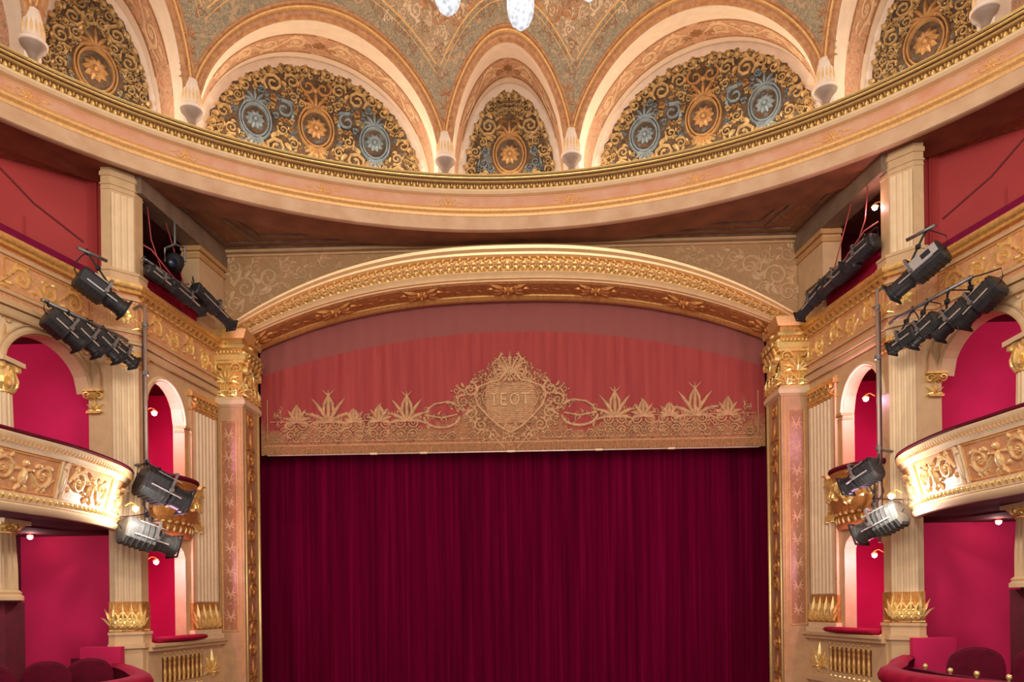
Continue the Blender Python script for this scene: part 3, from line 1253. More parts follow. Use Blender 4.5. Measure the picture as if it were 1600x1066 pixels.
    def wallrect(y0, y1, z0, z1, th=.18):
        p = [(bay(y0), y0), (bay(y1), y1), (bay(y1) + th, y1), (bay(y0) + th, y0)]
        m.prism([(x * s, y) for x, y in p], z0, z1)
    YO0, YO1 = 11.40, 12.32
    wallrect(YO1, 13.40, 3.0, 8.3)
    wallrect(11.32, YO1, 3.0, 3.95)
    wallrect(11.32, YO1, 5.62, 5.72)
    def archhead(ya, yb, zs, za, ztop, th=.18, N=18):
        for i in range(N):
            t0, t1 = i / N, (i + 1) / N
            h = lambda t: zs + (za - zs) * math.sqrt(max(0, 1 - (2 * t - 1) ** 2))
            y0, y1 = ya + (yb - ya) * t0, ya + (yb - ya) * t1
            q = [(bay(y0), y0, h(t0)), (bay(y1), y1, h(t1)), (bay(y1) + th, y1, h(t1)), (bay(y0) + th, y0, h(t0))]
            vs = [(x * s, y, z) for x, y, z in q] + [(x * s, y, ztop) for x, y, z in q]
            m.add(vs, [(0, 1, 2, 3), (0, 4, 5, 1), (3, 2, 6, 7)])
    archhead(11.32, YO1, 7.45, 8.02, 8.3)
    archhead(11.32, YO1, 5.3, 5.55, 5.72)
    struct(m, 'wall_%s' % nm, 'cream_stone', 'beige side wall of the stage boxes, %s side' % nm)
    # impost blocks on the opening jambs
    m = MB()
    for z in (7.42,):
        m.box((0, 0, 0), (.001, .001, .001))
    Pb = Path([(bay(11.13), 11.13), (bay(13.4), 13.4)], s)
    LU = lambda y: (y - 11.13) * Pb.L[-1] / 2.27
    mb_ = Pb.map(0, 0)
    def slab(mb, y0, y1, z0, z1, w0, w1, mp=mb_):
        vs = [mp(LU(y0), z0, w0), mp(LU(y1), z0, w0), mp(LU(y1), z1, w0), mp(LU(y0), z1, w0), mp(LU(y0), z0, w1), mp(LU(y1), z0, w1), mp(LU(y1), z1, w1), mp(LU(y0), z1, w1)]
        mb.add(vs, [(0, 1, 2, 3), (4, 5, 6, 7), (0, 1, 5, 4), (1, 2, 6, 5), (2, 3, 7, 6), (3, 0, 4, 7)])
    m = MB()
    slab(m, 12.30, 12.44, 7.42, 7.46, -.16, .04); slab(m, 12.30, 12.43, 7.35, 7.39, -.16, .02)
    slab(m, 12.32, 12.42, 6.6, 7.35, -.1, .015)
    struct(m, 'trim_25', 'cream_dark')
    # arch moulding over the middle box opening
    m = MB()
    pts = []
    for i in range(25):
        a = PI * i / 24
        pts.append((LU(11.80 - .55 * math.cos(a)), 7.46 + .60 * math.sin(a)))
    m.ridge(pts, .03, .03, mb_)
    struct(m, 'trim_26', 'cream_light')

    # inner fluted pilaster, two box storeys high
    t = thing('fluted_pilaster', (bay(12.95) * s, 12.95, 3.95), 'beige fluted pilaster with gilded base between %s box openings and stage pier' % nm, 'pilaster')
    m = MB(); slab(m, 12.46, 13.22, 4.12, 8.1, 0, .05); m.build('shaft', 'cream_stone', t)
    m = MB()
    a = Vector(mb_(LU(12.46), 0, .05)[:2]); b = Vector(mb_(LU(13.22), 0, .05)[:2])
    fluted(m, a, b, 6, 4.6, 7.75, .03, .03, s)
    m.build('fluted_face', 'cream_light', t)
    m = MB(); slab(m, 12.38, 13.30, 3.97, 4.05, 0, .13); slab(m, 12.41, 13.27, 4.05, 4.13, 0, .10); m.build('base', 'cream_light', t)
    m = MB(); slab(m, 12.44, 13.24, 4.13, 4.58, 0, .06); m.build('base_band', 'gold_old', t); m = MB()
    mp = Pb.map(.065, 0)
    for k in range(4):
        m.palmette(LU(12.55 + k * .195), 4.16, .24, .40, .05, mp, 5, False, .32)
        m.leaf(LU(12.55 + k * .195), 4.16, PI / 2, .38, .03, .06, mp, 0)
        m.palmette(LU(12.64 + k * .18), 4.15, .2, .24, .06, mp, 5, False, .35)
    m.build('gilded_leaf_base', 'gold_bright', t)
    m = MB(); slab(m, 12.42, 13.26, 7.98, 8.06, 0, .10); slab(m, 12.44, 13.24, 7.76, 7.80, 0, .075)
    for k in range(4):
        m.palmette(LU(12.55 + k * .195), 7.8, .16, .19, .05, mp, 5)
        m.spiral(LU(12.55 + k * .195), 7.93, .06, 1.3, 0, 1, mp, d=.06)
    m.build('capital', 'gold', t)

    # lintel and small pilaster of the upper bay
    m = MB()
    p = [(bay(11.2) - .06, 11.15), (bay(13.7) - .06, 13.70), (bay(13.7) + .25, 13.70), (bay(11.2) + .25, 11.15)]
    m.prism([(x * s, y) for x, y in p], 10.62, 10.96)
    struct(m, 'trim_27', 'beam_grey', 'grey beige lintel over the upper stage box, %s side' % nm)
    t = thing('short_pilaster', (bay(13.1) * s, 13.1, 9.2), 'short beige pilaster beside the marbled spandrel under the grey lintel, %s side' % nm, 'pilaster')
    def blk(mb, y0, y1, z0, z1, o):
        p = [(bay(y0) - o, y0 - o), (bay(y1) - o, y1), (bay(y1) + .3, y1), (bay(y0) + .3, y0 - o)]
        mb.prism([(x * s, y) for x, y in p], z0, z1)
    m = MB(); blk(m, 12.85, 13.68, 9.2, 10.6, 0); m.build('shaft', 'cream_stone', t)
    m = MB(); blk(m, 12.85, 13.68, 10.42, 10.5, .03); blk(m, 12.85, 13.68, 10.54, 10.62, .05); m.build('capital', 'cream_dark', t)
    m = MB(); blk(m, 12.85, 13.68, 9.2, 9.34, .04); m.build('base', 'cream_stone', t)
    # upper box parapet velvet
    m = MB()
    slab(m, 11.35, 13.36, 9.2, 9.52, -.12, -.05)
    slab(m, 11.35, 13.36, 9.50, 9.56, -.16, .0)
    o = m.build('box_parapet', 'velvet', None)
    tag(o, 'low dark red velvet parapet of the upper box over the gilded cornice, %s side' % nm, 'parapet')

    # ---- proscenium pier
    t = thing('proscenium_pier', (4.9 * s, 13.7, 0), 'square gilded pier with painted palmette panel framing the stage on the %s' % nm, 'pillar')
    x0, x1 = 4.685, 5.14
    Yf, Yb = 13.36, 14.14
    m = MB(); m.prism([(x0 * s, Yf), (x1 * s, Yf), (x1 * s, Yb), (x0 * s, Yb)], 0, 8.1); m.build('shaft', 'pier_tan', t)
    mf = lambda u, v, w: ((x0 + u) * s, Yf - w, v)
    m = MB(); m.add([mf(.13, 4.1, .004), mf(.38, 4.1, .004), mf(.38, 7.75, .004), mf(.13, 7.75, .004)], [(0, 1, 2, 3)])
    pp_ = m.build('painted_panel', 'marble_pink', t)
    m = MB()
    m.ridge([(.12, 4.08), (.39, 4.08), (.39, 7.77), (.12, 7.77), (.12, 4.08)], .014, .02, mf)
    m.ridge([(.05, 3.3), (.05, 8.0)], .012, .02, mf)
    m.build('panel_frame', 'rib_gold', t)
    m = MB()
    for i in range(9):
        z = 4.3 + i * .40
        m.palmette(.255, z + .06, .15, .15, .008, mf, 5, True)
        m.leaf(.255, z - .02, PI / 2 + .35, .24, .014, .008, mf, 0); m.leaf(.255, z - .02, PI / 2 - .35, .24, .014, .008, mf, 0)
        m.rosette(.255, z + .27, .03, .008, mf, 5)
    m.build('painted_palmettes', 'palmette_paint', pp_)
    # reveal: carved strip and bright edge
    mr = lambda u, v, w: ((x0 - w) * s, Yf + u, v)
    m = MB()
    m.add([mr(.16, 0, .004), mr(.50, 0, .004), mr(.50, 8.05, .004), mr(.16, 8.05, .004)], [(0, 1, 2, 3)])
    rp_ = m.build('reveal_panel', 'panel_tan', t)
    m = MB()
    z = 2.6
    k = 0
    while z < 7.8:
        if k % 3 == 2:
            m.palmette(.33, z, .3, .34, .03, mr, 5); z += .38
        else:
            m.spiral(.33 + .03 * (-1) ** k, z + .16, .15, 1.5, 0, (-1) ** k, mr, w=.03, d=.035)
            m.leaf(.22, z + .02, PI / 2 - .4, .22, .05, .03, mr, .5)
            m.leaf(.44, z + .02, PI / 2 + .4, .22, .05, .03, mr, -.5)
            z += .32
        k += 1
    m.build('reveal_carving', 'gold_old', rp_)
    m = MB()
    m.tube([mr(.72, 0, .0), mr(.72, 8.05, .0)], .035, 8)
    m.tube([mr(.09, 0, .0), mr(.09, 8.05, .0)], .018, 8)
    m.build('edge_moulding', 'gold_bright', t, True)
    # capital, on both faces
    cap = thing('pier_capital', (4.9 * s, 13.7, 8.1), 'x', 'x')
    bpy.data.objects.remove(cap)
    def blk2(mb, z0, z1, o, z_=None, o2=None):
        o2 = o if o2 is None else o2
        f = lambda o: [((x0 - o) * s, Yf - o), ((x1 + .02) * s, Yf - o), ((x1 + .02) * s, Yb), ((x0 - o) * s, Yb)]
        mb.frustum(f(o), z0, f(o2), z1)
    m = MB()
    blk2(m, 8.02, 8.06, .01, None, .06); blk2(m, 8.06, 8.13, .06); blk2(m, 8.13, 8.2, .05, None, .01)
    m.build('necking', 'cream_light', t)
    m = MB()
    blk2(m, 8.1, 9.3, .0)
    cp_ = m.build('capital', 'gold', t)
    m = MB()
    blk2(m, 8.78, 8.83, .05); blk2(m, 8.83, 8.92, .09); blk2(m, 9.05, 9.10, .06); blk2(m, 9.22, 9.36, .05, None, .12)
    m.build('capital_mouldings', 'gold_bright', cp_)
    m = MB()
    for mp2, L in ((mf, .55), (mr, .74)):
        for k in range(3 if L < .6 else 4):
            u = .1 + k * (L - .16) / (2 if L < .6 else 3)
            m.palmette(u, 8.22, .22, .34, .06, mp2, 7)
        m.palmette(L / 2, 8.45, .34, .36, .08, mp2, 7)
        for q in (-1, 1):
            m.spiral(L / 2 + q * L * .36, 8.68, .10, 1.6, PI if q > 0 else 0, -q, mp2, w=.02, d=.10)
        for k in range(8):
            m.egg(.05 + k * (L - .1) / 7, 8.985, .03, .05, .05, mp2, 7)
        m.rosette(L / 2, 9.15, .05, .05, mp2, 6)
    m.build('capital_leaves', 'gold_bright', cp_)
    # consoles on the reveal carrying the arch
    m = MB()
    for k in range(4):
        yy = Yf + .1 + k * .17
        pts = [((x0 + .02 - d) * s, yy, z) for d, z in ((0, 8.3), (.05, 8.36), (.05, 8.48), (.03, 8.6), (.06, 8.76), (.13, 8.84), (.15, 8.93), (.10, 9.0))]
        m.tube(pts, [.02, .035, .03, .03, .045, .05, .055, .03], 8)
    m.build('console', 'gold', t, True)

    # side box mid-height basket balcony
    t = thing('basket_balcony', (5.3 * s, 11.9, 5.7), 'small bulging gilded balcony with velvet rail on the middle %s stage box' % nm, 'balcony')
    N = 24
    def bp(a, r, z):
        y = 11.86 + .60 * math.sin(a)
        o = math.cos(a) * r
        return ((bay(y) - o) * s, y, z)
    A = [-PI / 2 + PI * i / N for i in range(N + 1)]
    prof = [(.08, 5.60), (.16, 5.66), (.20, 5.74), (.19, 5.80), (.27, 5.86), (.33, 5.98), (.34, 6.10), (.30, 6.22), (.27, 6.34), (.28, 6.40), (.33, 6.43), (.33, 6.47), (.10, 6.48)]
    m = MB(); m.grid([[bp(a, r, z) for r, z in prof] for a in A]); m.build('basket', 'gold_old', t, True, angle=40)
    m = MB()
    mm = lambda u, v, w: bp(u / .6, .30 + .04 * math.sin((v - 5.86) / .36 * PI) + w, v)
    m.rinceau(-.85, .85, 6.13, .34, .05, mm)
    for k in range(11):
        m.egg(-.8 + k * .16, 5.83, .05, .03, .04, lambda a, b, w: bp(a / .6, .22 + w, b))
        m.leaf(-.8 + k * .16, 5.68, PI / 2, .12, .04, .03, lambda a, b, w: bp(a / .6, .18 + w, b), 0)
    m.build('scrollwork', 'gold_bright', t)
    m = MB(); m.tube([bp(a, .31, 6.50) for a in A], .045, 8); m.build('velvet_rail', 'velvet_dark', t, True)
    # gilded figure-like bracket at its inner end
    m = MB()
    mm2 = Pb.map(.03, 0)
    for (y, z, r) in ((12.55, 6.2, .14), (12.62, 6.42, .09), (12.5, 5.98, .1)):
        m.spiral(LU(y), z, r, 1.4, 1, 1, mm2, w=r * .3, d=.14)
    m.palmette(LU(12.58), 5.75, .2, .3, .1, mm2, 5)
    m.build('scroll_bracket', 'gold_bright', t)

    # lower box: cushion and balustrade panel
    m = MB()
    rows = []
    for i in range(21):
        y = 11.42 + 1.36 * i / 20
        o_ = .16 * math.sin(PI * (i + .6) / 21.2) + .04
        rows.append([((bay(y) - o_ + .13 * (1 - math.cos(a))) * s if False else (bay(y) - o_ * .5 - .085 * math.cos(a) * (1 + o_ * 3)) * s, y, 4.02 + .05 * math.sin(a)) for a in [k * 2 * PI / 10 for k in range(10)]])
    m.grid(rows, True)
    m.f.append(tuple(range(10))); m.f.append(tuple(range(200, 210)))
    o = m.build('velvet_cushion', 'velvet', None, True)
    tag(o, 'crimson velvet arm cushion on the sill of the lower %s stage box' % nm, 'cushion')
    t = thing('box_parapet', (5.3 * s, 12.2, 3.0), 'beige box front with small balusters below the cushion, %s of the stage' % nm, 'parapet')
    m = MB(); slab(m, 11.2, 13.38, 3.92, 3.97, 0, .16); slab(m, 11.2, 13.38, 3.86, 3.92, 0, .12); slab(m, 11.2, 13.38, 3.15, 3.22, 0, .10); slab(m, 11.2, 11.55, 3.2, 3.86, 0, .05); slab(m, 12.75, 13.38, 3.2, 3.86, 0, .05)
    slab(m, 11.55, 12.75, 3.74, 3.86, 0, .05); slab(m, 11.55, 12.75, 3.2, 3.34, 0, .05)
    slab(m, 11.2, 13.38, 2.4, 3.15, 0, .03)
    m.build('frame', 'cream_stone', t)
    m = MB()
    slab(m, 11.55, 12.75, 3.34, 3.74, 0, .006)
    m.build('niche', 'panel_brown', t)
    for k in range(9):
        m = MB()
        c = mb_(LU(11.63 + k * .13), 0, .045)
        m.lathe([(.02, 3.34), (.032, 3.36), (.02, 3.39), (.034, 3.46), (.028, 3.54), (.015, 3.60), (.026, 3.64), (.02, 3.68), (.032, 3.70), (.03, 3.74)], (c[0], c[1], 0), 10)
        m.build('baluster', 'gold', t, True)
    m = MB()
    mp3 = Pb.map(.05, 0)
    m.palmette(LU(13.0), 3.4, .3, .4, .05, mp3, 7); m.rosette(LU(13.0), 3.4, .1, .05, mp3, 7)
    for k in range(9):
        m.egg(LU(11.63 + k * .13), 3.80, .03, .022, .03, mp3); m.egg(LU(11.63 + k * .13), 3.27, .03, .022, .03, mp3)
    m.build('gilded_ornament', 'gold_bright', t)

    # ---- auditorium wall left of the pier: arcade with columns, middle storey
    m = MB()
    seg = [((5.95, 10.85), (6.28, 9.4), .0, .11), ((6.28, 9.4), (6.75, 7.6), .1, .1), ((6.75, 7.6), (7.1, 6.0), .1, .1)]
    heads = []
    for (a, b, ma, mb2) in seg:
        a, b = Vector(a), Vector(b)
        d = b - a
        Ln = d.length
        nn = Vector((d.y, -d.x)).normalized()
        if nn.x < 0:
            nn = -nn
        t0, t1 = ma / Ln, 1 - mb2 / Ln
        def col_(ta, tb, za0, zb0, zt, th=.22):
            p, q = a + d * ta, a + d * tb
            p2, q2 = p + nn * th, q + nn * th
            vs = [(p.x * s, p.y, za0), (q.x * s, q.y, zb0), (q2.x * s, q2.y, zb0), (p2.x * s, p2.y, za0), (p.x * s, p.y, zt), (q.x * s, q.y, zt), (q2.x * s, q2.y, zt), (p2.x * s, p2.y, zt)]
            m.add(vs, [(0, 1, 2, 3), (0, 4, 5, 1), (3, 2, 6, 7)])
        N = 24
        for i in range(N):
            ta, tb = t0 + (t1 - t0) * i / N, t0 + (t1 - t0) * (i + 1) / N
            h = lambda t: 7.60 + .56 * math.sqrt(max(0, 1 - ((t - t0) / (t1 - t0) * 2 - 1) ** 2))
            col_(ta, tb, h(ta), h(tb), 8.36)
        if ma: col_(0, t0, 7.6, 7.6, 8.36)
        col_(t1, 1, 7.6, 7.6, 8.36)
        heads.append((a, d, t0, t1, nn))
    struct(m, 'wall_%s_arcade' % nm, 'cream_light', 'pale arcade wall with round arches, %s side' % nm)
    m, g = MB(), MB()
    for (a, d, t0, t1, nn) in heads:
        Ln = d.length
        def mm(u, v, w, a=a, d=d, nn=nn, Ln=Ln):
            p = a + d * (u / Ln) - nn * w
            return (p.x * s, p.y, v)
        uc, ur = (t0 + t1) / 2 * Ln, (t1 - t0) / 2 * Ln
        for e, w_ in ((.03, .028), (.12, .012)):
            m.ridge([(uc - (ur + e) * math.cos(PI * i / 30), 7.6 + (.56 + e) * math.sin(PI * i / 30)) for i in range(31)], w_, .03, mm)
        for q in (-1, 1):
            g.spiral(uc + q * ur * .92, 8.2, .08, 1.4, 0, q, mm, d=.02)
            g.leaf(uc + q * ur * .85, 8.26, PI if q > 0 else 0, .3, .03, .02, mm, 0)
            g.leaf(uc + q * ur * .98, 8.12, -PI / 2, .25, .03, .02, mm, q * .2)
    struct(m, 'trim_28', 'cream_stone', None)
    struct(g, 'trim_29', 'cream_dark', None)

    def round_column(x, y, z0, z1, r, label, mat='cream_light', capz=.42, name='column'):
        t = thing(name, (x * s, y, z0), label, 'column')
        m = MB()
        nfl = 16
        prof = []
        rows = []
        for z, k in ((z0 + .12, 1.0), (z0 + (z1 - z0) * .4, .99), (z1 - capz, .88)):
            rows.append([(x * s + r * k * (1 - (.07 if j % 4 in (1, 2) else 0)) * math.cos(j * 2 * PI / (nfl * 4)), y + r * k * (1 - (.07 if j % 4 in (1, 2) else 0)) * math.sin(j * 2 * PI / (nfl * 4)), z) for j in range(nfl * 4)])
        m.grid(rows, True)
        m.build('shaft', mat, t)
        m = MB(); m.lathe([(r * 1.3, 0), (r * 1.3, .05), (r * 1.15, .07), (r * 1.2, .1), (r * 1.02, .13)], (x * s, y, z0), 24); m.build('base', mat, t, True, angle=40)
        m = MB()
        m.lathe([(r * .88, 0), (r * .98, .01), (r * .98, .03), (r * .88, .04), (r * .9, capz * .5), (r * 1.1, capz * .8), (r * 1.2, capz * .85)], (x * s, y, z1 - capz), 24)
        mm = lambda u, v, w: (x * s + (r * .9 + w) * math.cos(u), y + (r * .9 + w) * math.sin(u), z1 - capz + v)
        for j in range(8):
            m.leaf(j * PI / 4, .04, PI / 2, capz * .7, .25, .07, mm, 0)
            m.leaf(j * PI / 4 + PI / 8, .04, PI / 2, capz * .45, .2, .06, mm, 0)
        for j in range(4):
            a = PI / 4 + j * PI / 2
            cx_, cy_ = x * s + r * 1.15 * math.cos(a), y + r * 1.15 * math.sin(a)
            m.lathe([(.001, -.05), (.05, -.03), (.06, 0), (.05, .03), (.001, .05)], (cx_, cy_, z1 - capz * .22), 10)
        m.build('capital', 'gold_bright', t)
        m = MB(); m.box((x * s, y, z1 - .02), (r * 2.5, r * 2.5, .06)); m.build('abacus', 'cream_light', t)
        return t
    round_column(6.30, 9.46, 5.75, 7.64, .17, 'pale round column with gilded capital on the middle balcony, %s edge' % nm)
    round_column(6.77, 7.66, 5.75, 7.64, .17, 'pale round column further along the middle balcony, %s edge' % nm) if False else None
    # jamb capital where the first arch springs
    t = thing('arch_bracket', (5.9 * s, 10.83, 7.4), 'gilded bracket where the first middle-storey arch meets the %s corner pier' % nm, 'bracket')
    mm = lambda u, v, w: (u * s, 10.845 - w, v)
    m = MB()
    m.palmette(5.87, 7.34, .16, .2, .05, mm, 5)
    for q in (-1, 1):
        m.spiral(5.88 + q * .09, 7.55, .06, 1.4, PI if q > 0 else 0, -q, mm, d=.07)
    m.rosette(5.88, 7.56, .06, .1, mm, 6)
    m.build('leaf_ornament', 'gold_bright', t)
    m = MB(); m.box((5.88 * s, 10.82, 7.63), (.28, .08, .03)); m.box((5.88 * s, 10.83, 7.32), (.2, .05, .03)); m.build('moulding', 'gold', t)
    m = MB()
    m.ridge([(5.78, 7.62), (5.79, 7.85), (5.85, 8.08), (5.94, 8.2)], .012, .015, mm)
    struct(m, 'trim_30', 'cream_dark')

    m = MB(); m.prism([(x * s, y) for x, y in ((5.70, 10.86), (5.97, 10.86), (5.97, 11.30), (5.70, 11.30))], 5.72, 8.36)
    struct(m, 'wall_%s_jamb' % nm, 'cream_stone')
    # partitions and rear walls
    m = MB()
    m.add([(5.6 * s, 11.34, 5.7), (8.6 * s, 11.34, 5.7), (8.6 * s, 11.34, 8.7), (5.6 * s, 11.34, 8.7)], [(0, 1, 2, 3)])
    m.add([(8.6 * s, 11.33, 5.7), (8.8 * s, 4, 5.7), (8.8 * s, 4, 8.7), (8.6 * s, 11.33, 8.7)], [(0, 1, 2, 3)])
    struct(m, 'wall_%s_middle' % nm, 'red_crimson', 'crimson wall behind the middle balcony arch, %s side' % nm)
    m = MB()
    m.add([(5.5 * s, 11.34, 2.0), (7.32 * s, 11.34, 2.0), (7.32 * s, 11.34, 5.75), (5.5 * s, 11.34, 5.75)], [(0, 1, 2, 3)])
    struct(m, 'wall_%s_lower' % nm, 'red_lower', 'crimson wall under the middle balcony, %s side' % nm)
    m = MB()
    m.add([(7.3 * s, 11.36, 0), (8.8 * s, 11.3, 0), (8.8 * s, 11.3, 5.7), (7.3 * s, 11.36, 5.7)], [(0, 1, 2, 3)])
    m.add([(8.8 * s, 11.3, 0), (8.9 * s, 4, 0), (8.9 * s, 4, 5.7), (8.8 * s, 11.3, 5.7)], [(0, 1, 2, 3)])
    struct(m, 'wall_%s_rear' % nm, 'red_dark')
    m = MB()
    m.prism([(x * s, y) for x, y in ((5.42, 10.62), (6.0, 10.62), (6.0, 10.9), (5.6, 10.9), (5.46, 10.8))], 0, 3.96)
    struct(m, 'wall_%s_parapet' % nm, 'red_lower')
    # upper gallery: wall, ceiling, rail
    m = MB()
    m.add([(5.5 * s, 11.345, 9.0), (6.25 * s, 11.355, 9.0), (6.25 * s, 11.355, 11.3), (5.5 * s, 11.345, 11.3)], [(0, 1, 2, 3)])
    m.add([(6.25 * s, 11.355, 9.0), (8.6 * s, 9.7, 9.0), (8.6 * s, 9.7, 11.3), (6.25 * s, 11.355, 11.3)], [(0, 1, 2, 3)])
    m.add([(8.6 * s, 9.75, 9.0), (9.2 * s, 4, 9.0), (9.2 * s, 4, 11.3), (8.6 * s, 9.75, 11.3)], [(0, 1, 2, 3)])
    struct(m, 'wall_%s_gallery' % nm, 'red_upper', 'matt red wall of the upper gallery, %s side' % nm)
    m = MB()
    m.tube([(6.1 * s, 11.33, 9.1), (6.1 * s, 11.33, 11.3)], .02, 6)
    m.tube([(6.9 * s, 10.88, 9.1), (6.9 * s, 10.88, 10.2)], .012, 6)
    struct(m, 'trim_31', 'red_upper')
    m = MB()
    m.prism([(x * s, y) for x, y in ((5.7, 11.36), (9.3, 11.36), (9.3, 4), (7.3, 4), (7.9, 6.5), (6.9, 9.2), (5.8, 10.9))], 11.3, 11.36)
    struct(m, 'ceiling', 'red_dark')
    m = MB()
    m.prism([(x * s, y) for x, y in ((5.9, 11.36), (9.3, 11.36), (9.3, 4), (7.7, 4), (7.0, 7.6), (6.5, 9.4), (6.1, 10.9))], 8.5, 9.0)
    m.prism([(x * s, y) for x, y in ((5.9, 11.36), (9.3, 11.36), (9.3, 4), (7.7, 4), (7.0, 7.6), (6.5, 9.4), (6.1, 10.9))], 5.60, 5.72)
    struct(m, 'floor', 'red_dark')
    Pg = Path(PATH[:5], s)
    m = MB(); Pg.sweep(m, [(-.16, 9.2), (.02, 9.2), (.04, 9.26), (.04, 9.34), (.0, 9.38), (-.12, 9.38), (-.16, 9.34)])
    o = m.build('gallery_rail', 'velvet_purple', None)
    tag(o, 'purple velvet rail along the upper gallery front, %s side' % nm, 'rail')
    # cables across the gallery
    m = MB(); m.tube([(6.6 * s, 9.4, 10.45), (6.3 * s, 10.2, 10.0), (5.98 * s, 10.8, 9.75)], .014, 6)
    o = m.build('gallery_cable', 'cable_red', None); tag(o, 'taut dark red cable slanting across the %s gallery wall' % nm, 'cable')

    # ---- curved middle balcony
    bpts = smooth_path([(6.5, 4.6), (5.9, 6.2), (5.32, 7.6), (5.16, 8.4), (5.07, 9.1), (5.10, 9.9), (5.20, 10.45), (5.36, 10.84)], 6)
    PB = Path(bpts, s)
    t = thing('curved_balcony', (5.6 * s, 9.0, 5.6), 'curved beige balcony front with gilded figures and scrolls, middle storey %s' % nm, 'balcony')
    of = lambda v: -.22 * (1 - min(1, max(0, (v - 5.62) / .8))) ** 1.0
    def swb(mat, name, prof, smooth=True):
        m = MB(); PB.sweep(m, [(o_ + of(z), z) for o_, z in prof]); return m.build(name, mat, t, smooth, angle=40)
    swb('red_dark', 'deck', [(-1.2, 5.62), (-.02, 5.62), (-.02, 5.70), (-1.2, 5.70)])
    swb('cream_light', 'bottom_moulding', [(-.04, 5.60), (.03, 5.60), (.06, 5.63), (.06, 5.67), (.02, 5.70), (-.04, 5.70)])
    swb('cream_light', 'bead_band', [(-.04, 5.70), (.035, 5.70), (.035, 5.80), (-.04, 5.80)])
    pb_ = swb('frieze_pink', 'panel_band', [(-.05, 5.80), (.0, 5.80), (.0, 6.26), (-.05, 6.26)])
    swb('cream_light', 'upper_moulding', [(-.05, 6.24), (.02, 6.25), (.02, 6.30), (.045, 6.34), (.05, 6.40), (.03, 6.42), (-.05, 6.42)])
    swb('velvet_dark', 'velvet_rail', [(-.12, 6.41), (.03, 6.41), (.05, 6.43), (.04, 6.455), (.0, 6.47), (-.12, 6.47)])
    swb('panel_brown', 'back', [(-.05, 5.7), (-.05, 6.42), (-.08, 6.42), (-.08, 5.7)])
    LT = PB.L[-1]
    mm = PB.map(0, 0, of)
    g = MB(); c1 = MB(); bd = MB(); pv = MB()
    u = .3
    cells = []
    n = int(LT / .095)
    for i in range(n):
        bd.egg(.05 + i * .095, 5.755, .032, .034, .035, lambda a, b, w: mm(a, b, w + .035), 7)
    # vertical dividers with a figure, scroll panels between them
    div = [LT - .06, LT - .78, LT - 1.95, LT - 3.1, LT - 4.3, LT - 5.5]
    for k, dv in enumerate(div):
        for q in (-.05, .05):
            pv.ridge([(dv + q, 5.81), (dv + q, 6.24)], .02, .03, mm)
        pv.egg(dv, 6.02, .035, .17, .05, mm)
        pv.egg(dv, 6.17, .028, .032, .06, mm)
    for k in range(len(div) - 1):
        a, b = div[k + 1] + .12, div[k] - .12
        c = (a + b) / 2
        g.rinceau(a, c - .09, 6.03, .34, .035, mm, 1)
        g.rinceau(c + .09, b, 6.03, .34, .035, mm, -1)
        # seated putto-like figure
        g.egg(c, 5.98, .05, .11, .06, mm); g.egg(c, 6.13, .036, .04, .06, mm)
        g.leaf(c - .03, 6.05, PI - .5, .13, .022, .04, mm, .6); g.leaf(c + .03, 6.05, .5, .13, .022, .04, mm, -.6)
        g.leaf(c - .02, 5.9, -PI + .7, .11, .026, .04, mm, .3); g.leaf(c + .02, 5.9, -.7, .11, .026, .04, mm, -.3)
        c1.ridge([(a - .04, 5.83), (b + .04, 5.83), (b + .04, 6.23), (a - .04, 6.23), (a - .04, 5.83)], .012, .018, mm)
    for i in range(int(LT / .06)):
        c1.ridge([(.03 + i * .06, 6.31), (.03 + i * .06, 6.37)], .012, .02, lambda a, b, w: mm(a, b, w + .03))
    g.build('scroll_relief', 'relief_pale', pb_); c1.build('panel_border', 'rib_gold', pb_); bd.build('bead_course', 'gold_bright', t); pv.build('figure_pilaster', 'cream_light', t)

    # lower column on its dark stub wall
    round_column(6.24, 9.35, 4.62, 5.62, .2, 'fluted beige column under the middle balcony at the %s edge' % nm, 'cream_stone', .18)
    m = MB(); m.prism([(x * s, y) for x, y in ((6.14, 9.3), (6.9, 9.0), (6.9, 9.9), (6.16, 9.7))], 0, 4.60); struct(m, 'wall_%s_stub' % nm, 'red_dark')
    # rest of the auditorium wall beyond the frame
    m = MB(); P.sweep(m, [(-.3, 0), (-.28, 0), (-.28, .5), (-.3, .5)]); struct(m, 'baseboard_%s' % nm, 'red_dark')


for s in (-1, 1):
    PLAN[0] = skew_right if s > 0 else None
    side(s)
PLAN[0] = None


